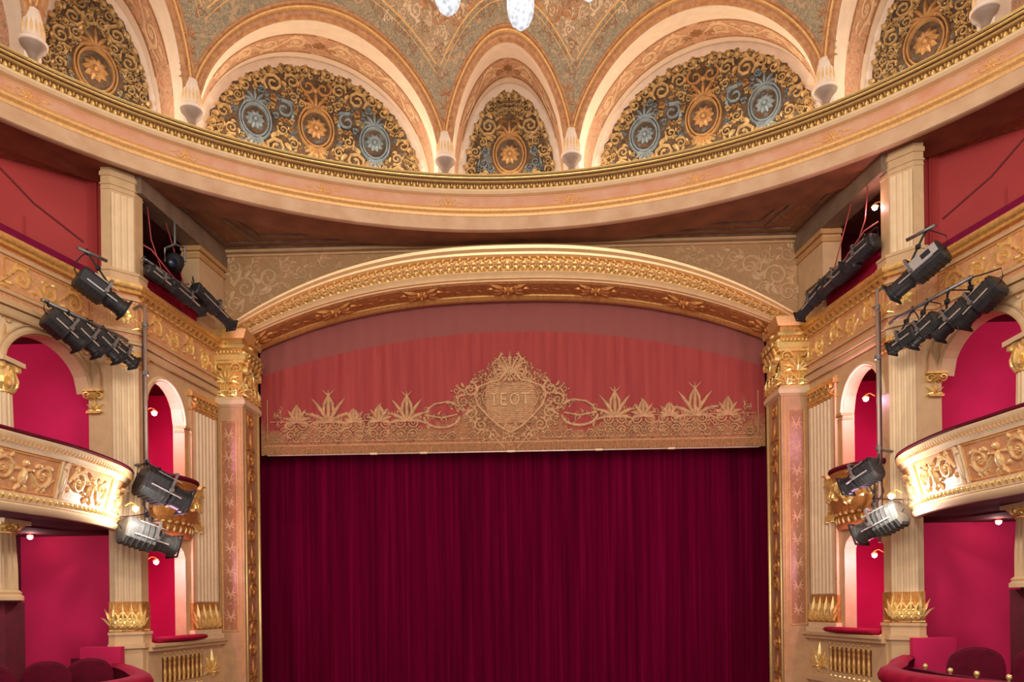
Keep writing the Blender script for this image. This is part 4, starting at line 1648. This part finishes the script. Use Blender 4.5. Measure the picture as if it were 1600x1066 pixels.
# ================================================================== STAGE
def stage():
    m = MB(); m.box((0, 14.9, .6), (10.4, 1.9, 1.2)); struct(m, 'floor', 'stage_black', 'dark stage floor')
    m = MB(); m.box((0, 5.5, -.06), (20, 19, .12)); struct(m, 'floor', 'floor_red', 'red carpeted stalls floor')
    m = MB()
    m.box((0, 15.6, 6.5), (11.5, .1, 13)); m.box((-5.3, 14.9, 5.5), (.1, 1.4, 11)); m.box((5.3, 14.9, 5.5), (.1, 1.4, 11))
    struct(m, 'wall_stage', 'stage_black')
    # main curtain
    m = MB()
    rnd = random.Random(3)
    N = 900
    top, bot, xm = 8.2, 1.22, 4.84
    ph = []
    x = -xm
    comps = [(rnd.uniform(9, 30), rnd.uniform(0, 6), rnd.uniform(.3, 1)) for _ in range(9)]
    rows = []
    for i in range(N + 1):
        x = -xm + 2 * xm * i / N
        f = sum(a * math.sin(w * x + p + .7 * math.sin(x * 1.3 + p)) for w, p, a in comps) / 4
        f2 = sum(a * math.sin(w * .8 * x + p * 2) for w, p, a in comps) / 4
        row = []
        for j in range(9):
            t = j / 8
            z = top + (bot - top) * t
            row.append((x, 14.62 + (.045 * f * (.35 + .65 * t) + .02 * f2 * t), z))
        rows.append(row)
    m.grid(rows)
    o = m.build('stage_curtain', 'curtain_crimson', None, True)
    tag(o, 'huge dark crimson main curtain closing the stage opening', 'curtain')
    # valance
    z0 = 7.37
    t = thing('valance', (0, 14.24, z0), 'faded red valance embroidered with gold above the crimson curtain', 'valance')
    m = MB()
    rows = []
    for i in range(241):
        x = -4.68 + 9.36 * i / 240
        zt = 10.12 - .0187 * abs(x) ** 2.45
        rows.append([(x, 14.24 + .006 * math.sin(x * 9) + .005 * math.sin(x * 23 + 1), z0 + (zt - z0) * j / 8) for j in range(9)])
    m.grid(rows)
    m.build('cloth', 'valance_cloth', t, True)
    m = MB()
    rnd = random.Random(11)
    for i in range(460):
        x = -4.66 + 9.32 * i / 459
        l = .10 + rnd.uniform(0, .02)
        m.ridge([(x, z0 + .12), (x + rnd.uniform(-.004, .004), z0 + .12 - l - .05)], .0085, .012, lambda u, v, w: (u, 14.225 - w, v))
    m.box((0, 14.225, z0 + .13), (9.22, .02, .025))
    tag(m.build('fringe', 'fringe_gold', t), kind='stuff')
    m = MB()
    m.box((0, 14.23, z0 - .045), (9.1, .03, .02))
    m.build('hem_bar', 'pipe_grey', t)
    mm = lambda u, v, w: (u, 14.228 - w * .6, z0 + v)
    m = MB()
    # central cartouche: shield with crown of scrolls
    sh = [(0, .30), (.20, .42), (.42, .62), (.60, .82), (.66, 1.0), (.58, 1.16), (.38, 1.24), (.2, 1.28), (.1, 1.40), (0, 1.55)]
    for q in (-1, 1):
        m.ridge([(q * x, y) for x, y in sh], .03, .04, mm)
        m.ridge([(q * x * .8, .9 + (y - .9) * .8) for x, y in sh], .015, .03, mm)
        for (x, y, r, tn, sg) in ((.74, 1.12, .14, 1.6, 1), (.88, .9, .12, 1.5, -1), (.74, .68, .13, 1.5, 1), (.55, .45, .13, 1.6, -1), (.2, 1.42, .11, 1.5, 1), (.12, 1.66, .1, 1.4, -1), (.36, 1.34, .09, 1.4, 1), (1.0, 1.1, .08, 1.3, 1), (.34, .25, .1, 1.4, 1), (.26, 1.62, .06, 1.3, 1)):
            m.spiral(q * x, y, r, tn, PI / 2, sg * q, mm, w=r * .2, d=.035)
            for j in range(4):
                a = j * 1.7 + x * 9
                m.leaf(q * x + r * .8 * math.cos(a) * q, y + r * .8 * math.sin(a), (a if q > 0 else PI - a), r * .8, r * .22, .03, mm, .7 * q)
        # flanking lyre-shaped swags
        m.ridge([(q * (1.28 + .33 * math.cos(a)), .62 + .2 * math.sin(a)) for a in [PI + PI * i / 12 for i in range(13)]], .03, .03, mm)
        m.ridge([(q * .98, .66), (q * 1.28, .60), (q * 1.60, .66)], .022, .03, mm)
        m.ridge([(q * .95, .80), (q * 1.15, .9), (q * 1.4, .86), (q * 1.55, .76)], .022, .03, mm)
        m.leaf(q * .9, .62, (2.6 if q > 0 else .54), .3, .03, .03, mm, 0)
        # bottom V
        m.ridge([(q * .42, .36), (q * .12, .02)], .018, .03, mm)
    rnd = random.Random(41)
    pk = []
    for att in range(2600):
        r = rnd.uniform(.03, .085); u = rnd.uniform(.0, 1.15); v = rnd.uniform(.16, 1.62)
        lim = .16 + .95 * max(0, 1 - abs(v - .85) / .8) ** .7
        if u > lim or (u < .5 and .5 < v < 1.22) or any((u - a) ** 2 + (v - b) ** 2 < (r + c) ** 2 * .7 for a, b, c in pk):
            continue
        pk.append((u, v, r))
        t0, sg = rnd.uniform(0, 6.28), rnd.choice((-1, 1))
        for q in (-1, 1):
            f = (lambda a, b, w, q=q: mm(q * a, b, w))
            m.spiral(u, v, r, 1.3, t0, sg, f, w=r * .2, d=.025, n=9)
            for j in range(3):
                aa = t0 + j * 2.1
                m.leaf(u + r * .7 * math.cos(aa), v + r * .7 * math.sin(aa), aa, r * 1.1, r * .3, .02, f, sg)
    # solid woven ground of the shield
    for j in range(22):
        y = .5 + j * .034
        w_ = .52 * math.sqrt(max(0, 1 - ((y - .95) / .62) ** 2)) * .9
        m.ridge([(-w_, y), (w_, y)], .016, .010, mm)
    m.palmette(0, 1.40, .3, .42, .04, mm, 9)
    m.rosette(0, .36, .09, .04, mm, 8)
    ct_ = m.build('cartouche', 'thread_gold', t)
    m = MB()
    # worn raised capital letters in the shield
    def stroke(p): m.ridge(p, .016, .035, lambda u, v, w: mm(u, v, w + .015))
    bx, by, hh = -.20, .82, .20
    stroke([(bx - .10, by), (bx - .10, by + hh)]); stroke([(bx - .14, by), (bx - .06, by)]); stroke([(bx - .14, by + hh), (bx - .06, by + hh)])
    stroke([(bx + .03, by), (bx + .03, by + hh)]); stroke([(bx + .03, by), (bx + .14, by)]); stroke([(bx + .03, by + hh / 2), (bx + .12, by + hh / 2)]); stroke([(bx + .03, by + hh), (bx + .14, by + hh)])
    stroke([(bx + .28 + .08 * math.cos(a * PI / 8), by + hh / 2 + hh / 2 * math.sin(a * PI / 8)) for a in range(17)])
    stroke([(bx + .48, by), (bx + .48, by + hh)]); stroke([(bx + .40, by + hh), (bx + .56, by + hh)])
    m.build('lettering', 'thread_light', ct_)
    # border: running ornament and taller palmette clusters
    m = MB(); c2 = MB()
    for q in (-1, 1):
        f = (lambda u, v, w, q=q: mm(q * u, v, w))
        m.ridge([(1.75, .58), (2.15, .58)], .012, .02, f)
        for (a, b) in ((2.55, 3.0), (3.2, 3.3), (3.62, 4.5)):
            m.ridge([(a, .58), (b, .58)], .012, .02, f)
        m.ridge([(.5, .2), (4.55, .2)], .01, .015, f)
        m.ridge([(4.55, .2), (4.55, 1.0)], .01, .015, f)
        for cx_, hgt in ((1.93, 1.02), (2.45, .78), (2.93, .70), (3.4, 1.08), (4.0, .80)):
            c2.palmette(cx_, .55, .34, hgt - .45, .03, f, 7)
            for e in (-1, 1):
                c2.spiral(cx_ + e * .13, .52, .10, 1.5, PI if e > 0 else 0, e, f, w=.02, d=.03)
                c2.spiral(cx_ + e * .12, .32, .09, 1.5, PI if e > 0 else 0, -e, f, w=.018, d=.03)
                c2.spiral(cx_ + e * .24, .42, .06, 1.3, 0, e, f, w=.014, d=.025)
                c2.leaf(cx_ + e * .05, .62, PI / 2 - e * .5, hgt - .5, .03, .025, f, e * .8)
            c2.rosette(cx_, .42, .06, .03, f, 6)
        m.rinceau(.6, 4.5, .27, .17, .02, f)
        rnd = random.Random(21)
        for i in range(70):
            u = rnd.uniform(1.0, 4.5); v = rnd.uniform(.3, .72) * (1 if rnd.random() < .8 else 1.15)
            c2.spiral(u, v, rnd.uniform(.03, .07), 1.2, rnd.uniform(0, 6), rnd.choice((-1, 1)), f, d=.02)
            c2.leaf(u, v, rnd.uniform(0, 6), .1, .015, .015, f, .6)
    m.build('border_scrolls', 'thread_gold', t); c2.build('palmette_clusters', 'thread_gold', t)
    m = MB()
    for x in (-2.55, -1.62, .0, 1.62, 2.95):
        m.box((x, 14.2, z0 - .05), (.13, .05, .035))
    m.build('hem_weight', 'cream_light', t)


stage()


# ================================================================== LAMPS AND LANTERNS
def frame_matrix(p0, p1, roll=0.0):
    """local +x from p0 to p1, +z as upright as can be"""
    x = (Vector(p1) - Vector(p0)).normalized()
    z = Vector((0, 0, 1))
    y = z.cross(x).normalized()
    z = x.cross(y)
    M = Matrix((x, y, z)).transposed().to_4x4()
    return Matrix.Translation(p0) @ M @ Matrix.Rotation(roll, 4, 'X')


def lantern(p0, p1, label, fat=.11, body='black_metal', hook=None, group='stage lanterns', kind='profile', plate=False):
    """theatre spotlight from its lamp-house end p0 to its lens end p1"""
    L = (Vector(p1) - Vector(p0)).length
    M = frame_matrix(p0, p1)
    t = thing('stage_lantern', p0, label, 'spotlight', group)
    r = fat
    a = L * .60
    m = MB()
    def octo(x, ry, rz, cz=0):
        return [M @ Vector((x, ry * y, cz + rz * z)) for y, z in ((-.6, -1), (.6, -1), (1, -.55), (1, .55), (.6, 1), (-.6, 1), (-1, .55), (-1, -.55))]
    m.grid([octo(0, r * .8, r * .85), octo(.02, r, r * 1.1), octo(a * .9, r, r * 1.1), octo(a, r * .8, r * .8)], True)
    n0 = len(m.v)
    m.f.append(tuple(range(8))); m.f.append(tuple(range(n0 - 8, n0)))
    for k in range(5):
        x = .05 + k * (a - .1) / 5
        m.grid([octo(x, r * 1.07, r * 1.17), octo(x + .014, r * 1.07, r * 1.17)], True)
        m.f.append(tuple(range(len(m.v) - 16, len(m.v) - 8))); m.f.append(tuple(range(len(m.v) - 8, len(m.v))))
    hs = m.build('lamp_housing', body, t)
    m = MB()
    rows = []
    for x, rr in ((a * .95, .86), (a + .03, .86), (a + .03, .94), (a + .06, .94), (a + .06, .86), (L - .07, .84), (L - .07, .94), (L - .02, .94), (L - .02, .86), (L - .01, .8)):
        rows.append([M @ Vector((x, r * rr * math.cos(k * PI / 8), r * rr * math.sin(k * PI / 8))) for k in range(16)])
    m.grid(rows, True)
    tb = m.build('lens_tube', body, t, True, angle=35)
    m = MB()
    m.lathe([(.001, .02), (r * .5, .012), (r * .74, 0)], (0, 0, 0), 16, M @ Matrix.Translation((L - .015, 0, 0)) @ Matrix.Rotation(PI / 2, 4, 'Y'))
    m.build('lens', 'lens_glass', tb, True)
    m = MB()
    w = r * .98
    for yy in (-1, 1):
        m.box((L - .015, yy * w * .93, 0), (.02, w * .16, w * 2), M); m.box((L - .015, 0, yy * w * .93), (.02, w * 2, w * .16), M)
    m.build('colour_frame', 'black_matte', tb)
    # bright runners along the flank
    m = MB()
    for yy in (-1, 1):
        m.box((L * .45, yy * r * 1.06, -.2 * r), (L * .62, .012, .018), M)
        m.box((L * .45, yy * r * .8, r * .98), (L * .5, .012, .012), M)
    m.build('side_runner', 'silver', hs)
    m = MB()
    for yy in (-1, 1):
        m.box((a * .85, yy * r * 1.22, r * .55), (.035, .012, r * 1.6), M)
        m.lathe([(.001, -.02), (.03, -.02), (.03, .02), (.001, .02)], (0, 0, 0), 10, M @ Matrix.Translation((a * .85, yy * r * 1.26, 0)) @ Matrix.Rotation(PI / 2, 4, 'X'))
    m.box((a * .85, 0, r * 1.36), (.035, r * 2.46, .012), M)
    yk = m.build('yoke', 'grey_metal', t)
    m = MB()
    top = M @ Vector((a * .85, 0, r * 1.36))
    if hook is None:
        hook = top + Vector((0, 0, .1))
    m.tube([top, hook], .014, 8)
    h = Vector(hook)
    m.tube([h + Vector((0, .035 * math.cos(k * PI / 5), .035 * math.sin(k * PI / 5))) for k in range(9)], .012, 6)
    m.box(tuple(top + (h - top) * .5), (.05, .05, .05))
    m.build('hook_clamp', 'black_matte', yk)
    if plate:
        m = MB(); m.box((a * .48, r * 1.13, r * .25), (a * .86, .014, r * .95), M)
        lp = m.build('label_plate', 'silver', t)
        m = MB(); m.box((a * .36, r * 1.2, r * .3), (a * .26, .01, r * .5), M); m.build('dark_panel', 'black_matte', lp)
    # cable tail
    m = MB()
    s_ = Vector(p0)
    m.tube([s_, s_ + Vector((0, -.06, .05)), s_ + Vector((0, -.03, .16)), (s_ + h) / 2 + Vector((0, -.03, .08)), h + Vector((0, .02, .02))], .009, 6)
    m.build('power_cable', 'cable_black', t)
    return t


def bar(pts, r, name, label, cat, mat='pipe_grey'):
    m = MB(); m.tube(pts, r, 10)
    o = m.build(name, mat, None, True)
    return tag(o, label, cat)

# ---- bars and poles carrying the lanterns
for s in (-1, 1):
    nm = SIDE[s]
    bar([(5.86 * s, 9.65, 8.47), (5.42 * s, 10.72, 8.36), (5.42 * s, 10.9, 8.36)], .024, 'lantern_bar', 'horizontal grey pipe carrying the row of spotlights in front of the %s gallery front' % nm, 'pipe', 'grey_metal')
    bar([(5.66 * s, 10.12, 9.345), (5.45 * s, 10.45, 9.31)], .024, 'lantern_bar', 'short grey pipe over the gilded cornice by the %s gallery pier' % nm, 'pipe', 'grey_metal')
    bar([(5.30 * s, 11.15, 9.66), (5.02 * s, 13.0, 9.66)], .024, 'lantern_bar', 'grey pipe across the upper %s stage box opening' % nm, 'pipe', 'grey_metal')
    PLAN[0] = (lambda v: (v[0] + .09, v[1], v[2])) if s > 0 else None
    t = thing('lantern_pole', (5.19 * s, 10.95, 5.3), 'slim upright pipe rising from the low spotlights to the cornice, %s side' % nm, 'pole')
    m = MB(); m.tube([(5.18 * s, 10.95, 5.30), (5.18 * s, 10.95, 8.86)], .024, 10); m.build('pipe', 'pipe_grey', t, True)
    m = MB()
    for z in (6.62, 7.9, 8.6):
        m.lathe([(.02, -.035), (.042, -.03), (.042, .03), (.02, .035)], (5.18 * s, 10.95, z), 12)
    m.tube([(5.18 * s, 10.95, 8.82), (5.28 * s, 11.0, 8.9), (5.46 * s, 11.1, 8.88)], .022, 8)
    m.tube([(5.18 * s, 10.95, 6.6), (5.3 * s, 11.02, 6.6), (5.52 * s, 11.14, 6.6)], .02, 8)
    m.build('clamp', 'grey_metal', t)
    m = MB()
    m.tube([(5.21 * s, 10.93, 5.4 + .35 * k) for k in range(10)], .009, 6)
    m.tube([(5.17 * s, 10.91, 5.6), (5.12 * s, 10.9, 5.85), (5.22 * s, 10.9, 6.0), (5.16 * s, 10.91, 6.3)], .009, 6)
    m.build('cable', 'cable_black', t)
    PLAN[0] = None

G1, G2 = 'black spotlights in the row under the gallery front', 'black spotlights on the pipe across the upper box'
H = lambda s, y: Vector(((5.98 + (5.42 - 5.98) * (y - 9.35) / 1.37) * s, y, 8.48 + (8.36 - 8.48) * (y - 9.35) / 1.37))
lantern((-5.67, 10.12, 8.98), (-5.27, 10.58, 8.66), 'large black spotlight beside the foot of the left gallery pier', .135, hook=Vector((-5.60, 10.24, 9.34)), group=None)
lantern((5.74, 10.05, 9.00), (5.31, 10.62, 8.64), 'large black spotlight with pale grey label plate beside the foot of the right gallery pier', .135, hook=Vector((5.60, 10.24, 9.34)), group=None, plate=True)
rowL = [((-5.76, 9.60, 8.26), (-5.54, 9.98, 7.98)), ((-5.60, 9.86, 8.22), (-5.42, 10.22, 7.96)), ((-5.46, 10.13, 8.20), (-5.29, 10.47, 7.95)), ((-5.36, 10.34, 8.13), (-5.20, 10.70, 7.95))]
rowR = [((6.10, 9.50, 8.33), (5.88, 9.98, 8.00)), ((5.93, 9.82, 8.20), (5.70, 10.22, 7.93)), ((5.70, 10.12, 8.15), (5.50, 10.50, 7.93)), ((5.52, 10.34, 8.06), (5.33, 10.70, 7.92))]
wd = ['outermost', 'second outermost', 'second innermost', 'innermost']
for s, rw in ((-1, rowL), (1, rowR)):
    for i, (a, b) in enumerate(rw):
        mid = (Vector(a) + Vector(b)) / 2
        lantern(a, b, '%s of four black spotlights in the row under the %s gallery front' % (wd[i], SIDE[s]), (.13, .12, .11, .095)[i], hook=H(s, mid.y - .05), group=G1 + ', ' + SIDE[s])
B = lambda s, y: Vector(((5.30 - .28 * (y - 11.15) / 1.85) * s, y, 9.66))
lantern((-5.24, 11.12, 9.50), (-5.04, 11.58, 9.36), 'small black spotlight by the pier on the pipe of the upper left box', .07, hook=B(-1, 11.2))
lantern((-5.10, 11.55, 9.45), (-4.92, 12.3, 9.29), 'long black spotlight in the middle of the pipe across the upper left box', .085, hook=B(-1, 11.85))
lantern((-4.98, 12.12, 9.62), (-4.70, 12.98, 9.30), 'short stout grey spotlight at the stage end of the upper left box pipe', .10, hook=B(-1, 12.5))
lantern((5.36, 11.15, 9.66), (5.14, 11.75, 9.50), 'dark grey spotlight on the upper right box pipe beside the gallery pier', .10, hook=B(1, 11.35) + Vector((0, 0, .12)))
lantern((5.26, 11.55, 9.55), (5.06, 12.45, 9.40), 'long black spotlight in the middle of the pipe across the upper right box', .10, hook=B(1, 11.9))
lantern((5.14, 12.3, 9.55), (4.88, 12.98, 9.22), 'short grey spotlight at the stage end of the upper right box pipe', .095, hook=B(1, 12.6))
lantern((-5.12, 10.62, 6.32), (-4.70, 11.15, 6.04), 'bulky black spotlight clamped to the left pole in front of the small gilded balcony', .19, hook=Vector((-5.16, 10.92, 6.60)), group=None)
lantern((-5.26, 10.40, 5.60), (-4.80, 11.0, 5.38), 'bulky grey spotlight at the foot of the left pole, over the lower box', .17, body='grey_dark', hook=Vector((-5.17, 10.92, 5.85)), group=None)
lantern((5.12, 10.65, 6.32), (4.86, 11.12, 6.10), 'compact black spotlight clamped to the right pole in front of the small gilded balcony', .14, hook=Vector((5.18, 10.92, 5.98)), group=None)
lantern((5.32, 10.40, 5.66), (4.96, 10.95, 5.40), 'bulky grey spotlight at the foot of the right pole, over the lower box', .16, body='grey_dark', hook=Vector((5.18, 10.92, 5.90)), group=None)

# moving-head fixture in the upper left box
t = thing('moving_head_lamp', (-5.22, 12.0, 9.7), 'dark round-headed stage lamp hanging in the upper left box', 'spotlight')
m = MB(); m.lathe([(.001, -.14), (.10, -.12), (.14, -.02), (.12, .08), (.05, .13), (.001, .14)], (-5.22, 12.0, 9.98), 16); m.build('head', 'black_matte', t, True)
m = MB(); m.tube([(-5.38, 12.0, 9.98), (-5.38, 12.0, 10.2), (-5.22, 12.0, 10.26), (-5.06, 12.0, 10.2), (-5.06, 12.0, 9.98)], .02, 8); m.tube([(-5.22, 12, 10.26), (-5.22, 12, 10.63)], .02, 8); m.build('yoke', 'grey_metal', t)
m = MB(); m.lathe([(.001, 0), (.05, .01), (.07, .03)], (0, 0, 0), 14, Matrix.Translation((-5.18, 11.87, 9.9)) @ Matrix.Rotation(PI / 2, 4, 'X')); m.build('lens', 'lens_glass', t, True)
# loose cables in the upper boxes
for s in (-1, 1):
    m = MB()
    m.tube([(5.46 * s, 11.3, 9.98), (5.3 * s, 11.4, 9.9), (5.2 * s, 11.7, 9.72), (5.16 * s, 12.0, 9.62), (5.14 * s, 12.3, 9.75)], .012, 6)
    m.tube([(5.4 * s, 11.5, 10.6), (5.35 * s, 11.5, 10.1), (5.25 * s, 11.6, 9.7)], .010, 6)
    m.tube([(5.36 * s, 12.0, 10.6), (5.25 * s, 12.1, 10.1), (5.16 * s, 12.2, 9.66)], .010, 6)
    o = m.build('loose_cable', 'pipe_pink' , None, True)
    tag(o, 'tangle of pale pink cables hanging in the upper %s stage box' % SIDE[s], 'cable')


# ---- chandelier
def chandelier():
    cx_, cy_ = .30, 4.52
    t = thing('chandelier', (cx_, cy_, 8.3), 'crystal chandelier hanging under the dome with glowing glass lamps', 'chandelier')
    R = .65
    for k in range(8):
        a = R_(5 + k * 45)
        x, y = cx_ + R * math.sin(a), cy_ + R * math.cos(a)
        m = MB()
        m.lathe([(.001, 0), (.02, .006), (.04, .025), (.066, .05), (.084, .09), (.092, .15), (.092, .22), (.08, .30), (.06, .34)], (x, y, 8.36), 10)
        l = m.build('glass_lamp', 'crystal', t, False)
        m = MB()
        for j in range(10):
            b = j * 2 * PI / 10
            m.lathe([(.001, -.02), (.008, 0), (.001, .025)], (x + .088 * math.cos(b), y + .088 * math.sin(b), 8.62), 6)
        m.build('glass_drop', 'crystal', l)
        m = MB()
        m.lathe([(.06, .33), (.08, .34), (.06, .40), (.02, .44)], (x, y, 8.36), 12)
        m.tube([(x, y, 8.78), (x * .8 + cx_ * .2, y * .8 + cy_ * .2, 8.9), (x * .4 + cx_ * .6, y * .4 + cy_ * .6, 8.72), (cx_, cy_, 8.8)], .014, 8)
        m.build('arm', 'gold_old', t, True)
    m = MB()
    m.lathe([(.001, 8.66), (.05, 8.7), (.10, 8.8), (.06, 8.92), (.12, 9.05), (.05, 9.2), (.03, 9.4), (.02, 9.9)], (cx_, cy_, 0), 16)
    m.build('stem', 'gold_old', t, True)
    m = MB(); m.tube([(cx_, cy_, 9.9), (cx_, cy_, 16.06)], .012, 6); m.build('chain', 'bronze_dark', t)


chandelier()


def sconce(x, y, z, label, power, dirx, color=(1, .8, .8)):
    t = thing('wall_lamp', (x, y, z), label, 'lamp', 'small bright wall lamps by the boxes')
    m = MB(); m.lathe([(.001, -.035), (.03, -.02), (.038, .0), (.03, .025), (.012, .04)], (x, y, z), 14); m.build('bulb', 'lamp_glow', t, True)
    m = MB()
    m.tube([(x, y, z + .035), (x, y, z + .07), (x + dirx * .06, y, z + .09), (x + dirx * .14, y, z + .05)], .010, 6)
    m.lathe([(.05, .02), (.035, .05), (.01, .065)], (x, y, z), 14)
    m.build('bracket', 'gold', t, True)
    light('wall_lamp_light', 'POINT', (x - dirx * .06, y - .07, z - .03), power, color, .03)

for s, z1, z2 in ((-1, 7.60, 5.25), (1, 7.60, 5.2)):
    nm = SIDE[s]
    sconce(5.46 * s - (.02 if s > 0 else 0), 11.75, z1 - .08, 'glowing wall lamp in the arch of the middle %s stage box' % nm, 42, s, (1, .5, .8))
    sconce(5.46 * s + (.08 if s > 0 else 0), 11.75, z2 - .04, 'glowing wall lamp at the top of the lower %s stage box opening' % nm, 44, s, (1, .5, .8))
    sconce(6.88 * s, 10.9, 5.55, 'tiny lamp under the middle balcony beside the column at the %s edge' % nm, 3, s, (1, .6, .6))
    sconce(4.96 * s + (.13 if s > 0 else 0), 10.2, 5.84, 'glaring lamp at the stage end of the %s curved balcony front' % nm, 62, s, (1, .95, .9))
sconce(5.50, 11.5, 10.28, 'glowing lamp hanging in the upper right stage box', 9, 1, (1, .5, .5))


def box_seating():
    for s in (-1, 1):
        nm = SIDE[s]
        e = .22 if s > 0 else .0
        pts = smooth_path([(5.5 + e, 5.2), (4.75 + e, 6.3), (4.2 + e, 7.3), (4.02 + e, 8.03), (4.12 + e, 8.75), (4.5 + e, 9.4), (4.95 + e * .5, 10.05), (5.4, 10.6)], 6)
        Pp = Path(pts, s)
        t = thing('lower_box_front', (4.6 * s, 8.5, 0), 'curved crimson velvet-topped front of the lower %s box' % nm, 'parapet')
        m = MB(); Pp.sweep(m, [(-.10, 0), (0, 0), (0, 3.56), (-.10, 3.56)]); m.build('panel', 'cream_stone', t, True, angle=40)
        m = MB(); Pp.sweep(m, [(-.11, 3.3), (-.13, 3.3), (-.13, 3.7), (-.11, 3.7)]); m.build('inner_lining', 'velvet_dark', t, True, angle=40)
        m = MB(); Pp.sweep(m, [(-.13, 3.56), (.04, 3.56), (.08, 3.60), (.09, 3.65), (.06, 3.71), (.0, 3.74), (-.10, 3.74), (-.15, 3.70)]); m.build('velvet_rail', 'velvet', t, True)
        m = MB(); Pp.sweep(m, [(0, 3.50), (.03, 3.50), (.04, 3.53), (.03, 3.56), (0, 3.56)]); m.build('gilded_moulding', 'gold', t, True)
        m = MB(); m.rinceau(.2, Pp.L[-1] - .1, 3.3, .34, .03, Pp.map(0, 0)); m.build('scroll_relief', 'gold_bright', t)
        m = MB(); m.prism([(x * s, y) for x, y in [(8.7, 5.2), (8.7, 11.3), (5.9, 11.3)] + [(x + .06, y) for x, y in pts[::-1]]], 2.78, 2.9); struct(m, 'floor', 'floor_red')
    # box chairs
    def chair():
        t = thing('box_chair', (0, 0, 0), 'x', 'chair', 'crimson velvet chairs in the lower boxes')
        m = MB()
        rows = []
        for y, k in ((-.04, .9), (-.03, 1), (.03, 1), (.045, .92)):
            row = []
            for i in range(17):
                a = PI * i / 16
                u = -math.cos(a) * .24 * k
                v = .62 + .42 * (math.sin(a) ** .45) * k
                row.append((u, y + .06 * (v - .6), v))
            rows.append([(-.24 * k, y, .42)] + row + [(.24 * k, y, .42)])
        m.grid(rows)
        for r in (rows[0], rows[-1]):
            b = len(m.v); m.v += r; m.f.append(tuple(range(b, b + len(r))))
        m.build('backrest', 'velvet_dark', t, True, angle=50)
        m = MB()
        m.lathe([(.001, .50), (.20, .50), (.25, .47), (.26, .43), (.24, .40), (.001, .40)], (0, -.24, 0), 20)
        m.build('seat', 'velvet', t, True)
        for sx in (-1, 1):
            for sy in (-.42, -.02):
                m = MB(); m.tube([(sx * .19, sy, 0), (sx * .18, sy, .42)], [.014, .02], 8); m.build('leg', 'bronze_dark', t)
        return t
    c0 = chair()
    spots = [(-5.72, 8.45, 2.9, 3.5, 'crimson velvet chair at the bottom left corner, cut by the frame edge'),
             (-5.42, 8.98, 2.88, 3.6, 'crimson velvet chair, middle one of the three in the lower left box'),
             (-5.20, 9.50, 2.85, 3.65, 'crimson velvet chair closest to the stage in the lower left box'),
             (5.48, 9.02, 2.9, -3.45, 'crimson velvet chair closest to the stage in the lower right box'),
             (6.04, 8.72, 2.9, -3.4, 'crimson velvet chair, middle one of the three in the lower right box'),
             (6.66, 8.50, 2.9, -3.35, 'crimson velvet chair at the bottom right corner, cut by the frame edge')]
    for i, (x, y, z, r, lb) in enumerate(spots):
        o = c0 if i == 0 else copy_tree(c0)
        o.location = (x, y, 2.9)
        o.scale = (1.12, 1.0, .95) if x < 0 else (1.25, 1.0, 1.0)
        o.rotation_euler = (0, 0, r)
        o['label'] = lb
    # brass knobs on a low dark partition behind the right rail
    t = thing('low_partition', (4.9, 8.3, 2.9), 'low dark velvet partition with four brass knobs behind the right box rail', 'partition')
    m = MB(); m.prism([(4.96, 9.5), (4.93, 8.6), (4.99, 8.2), (5.14, 7.5), (5.22, 7.5), (5.07, 8.2), (5.01, 8.6), (5.04, 9.5)], 2.9, 3.66); m.build('panel', 'velvet_dark', t)
    for k, (x, y) in enumerate(((4.98, 9.2), (4.95, 8.6), (5.01, 8.2), (5.10, 7.8))):
        m = MB(); m.lathe([(.001, .075), (.022, .065), (.030, .045), (.022, .022), (.012, .01), (.012, 0)], (x + .02, y, 3.66), 12); m.build('knob', 'gold_bright', t, True)


box_seating()
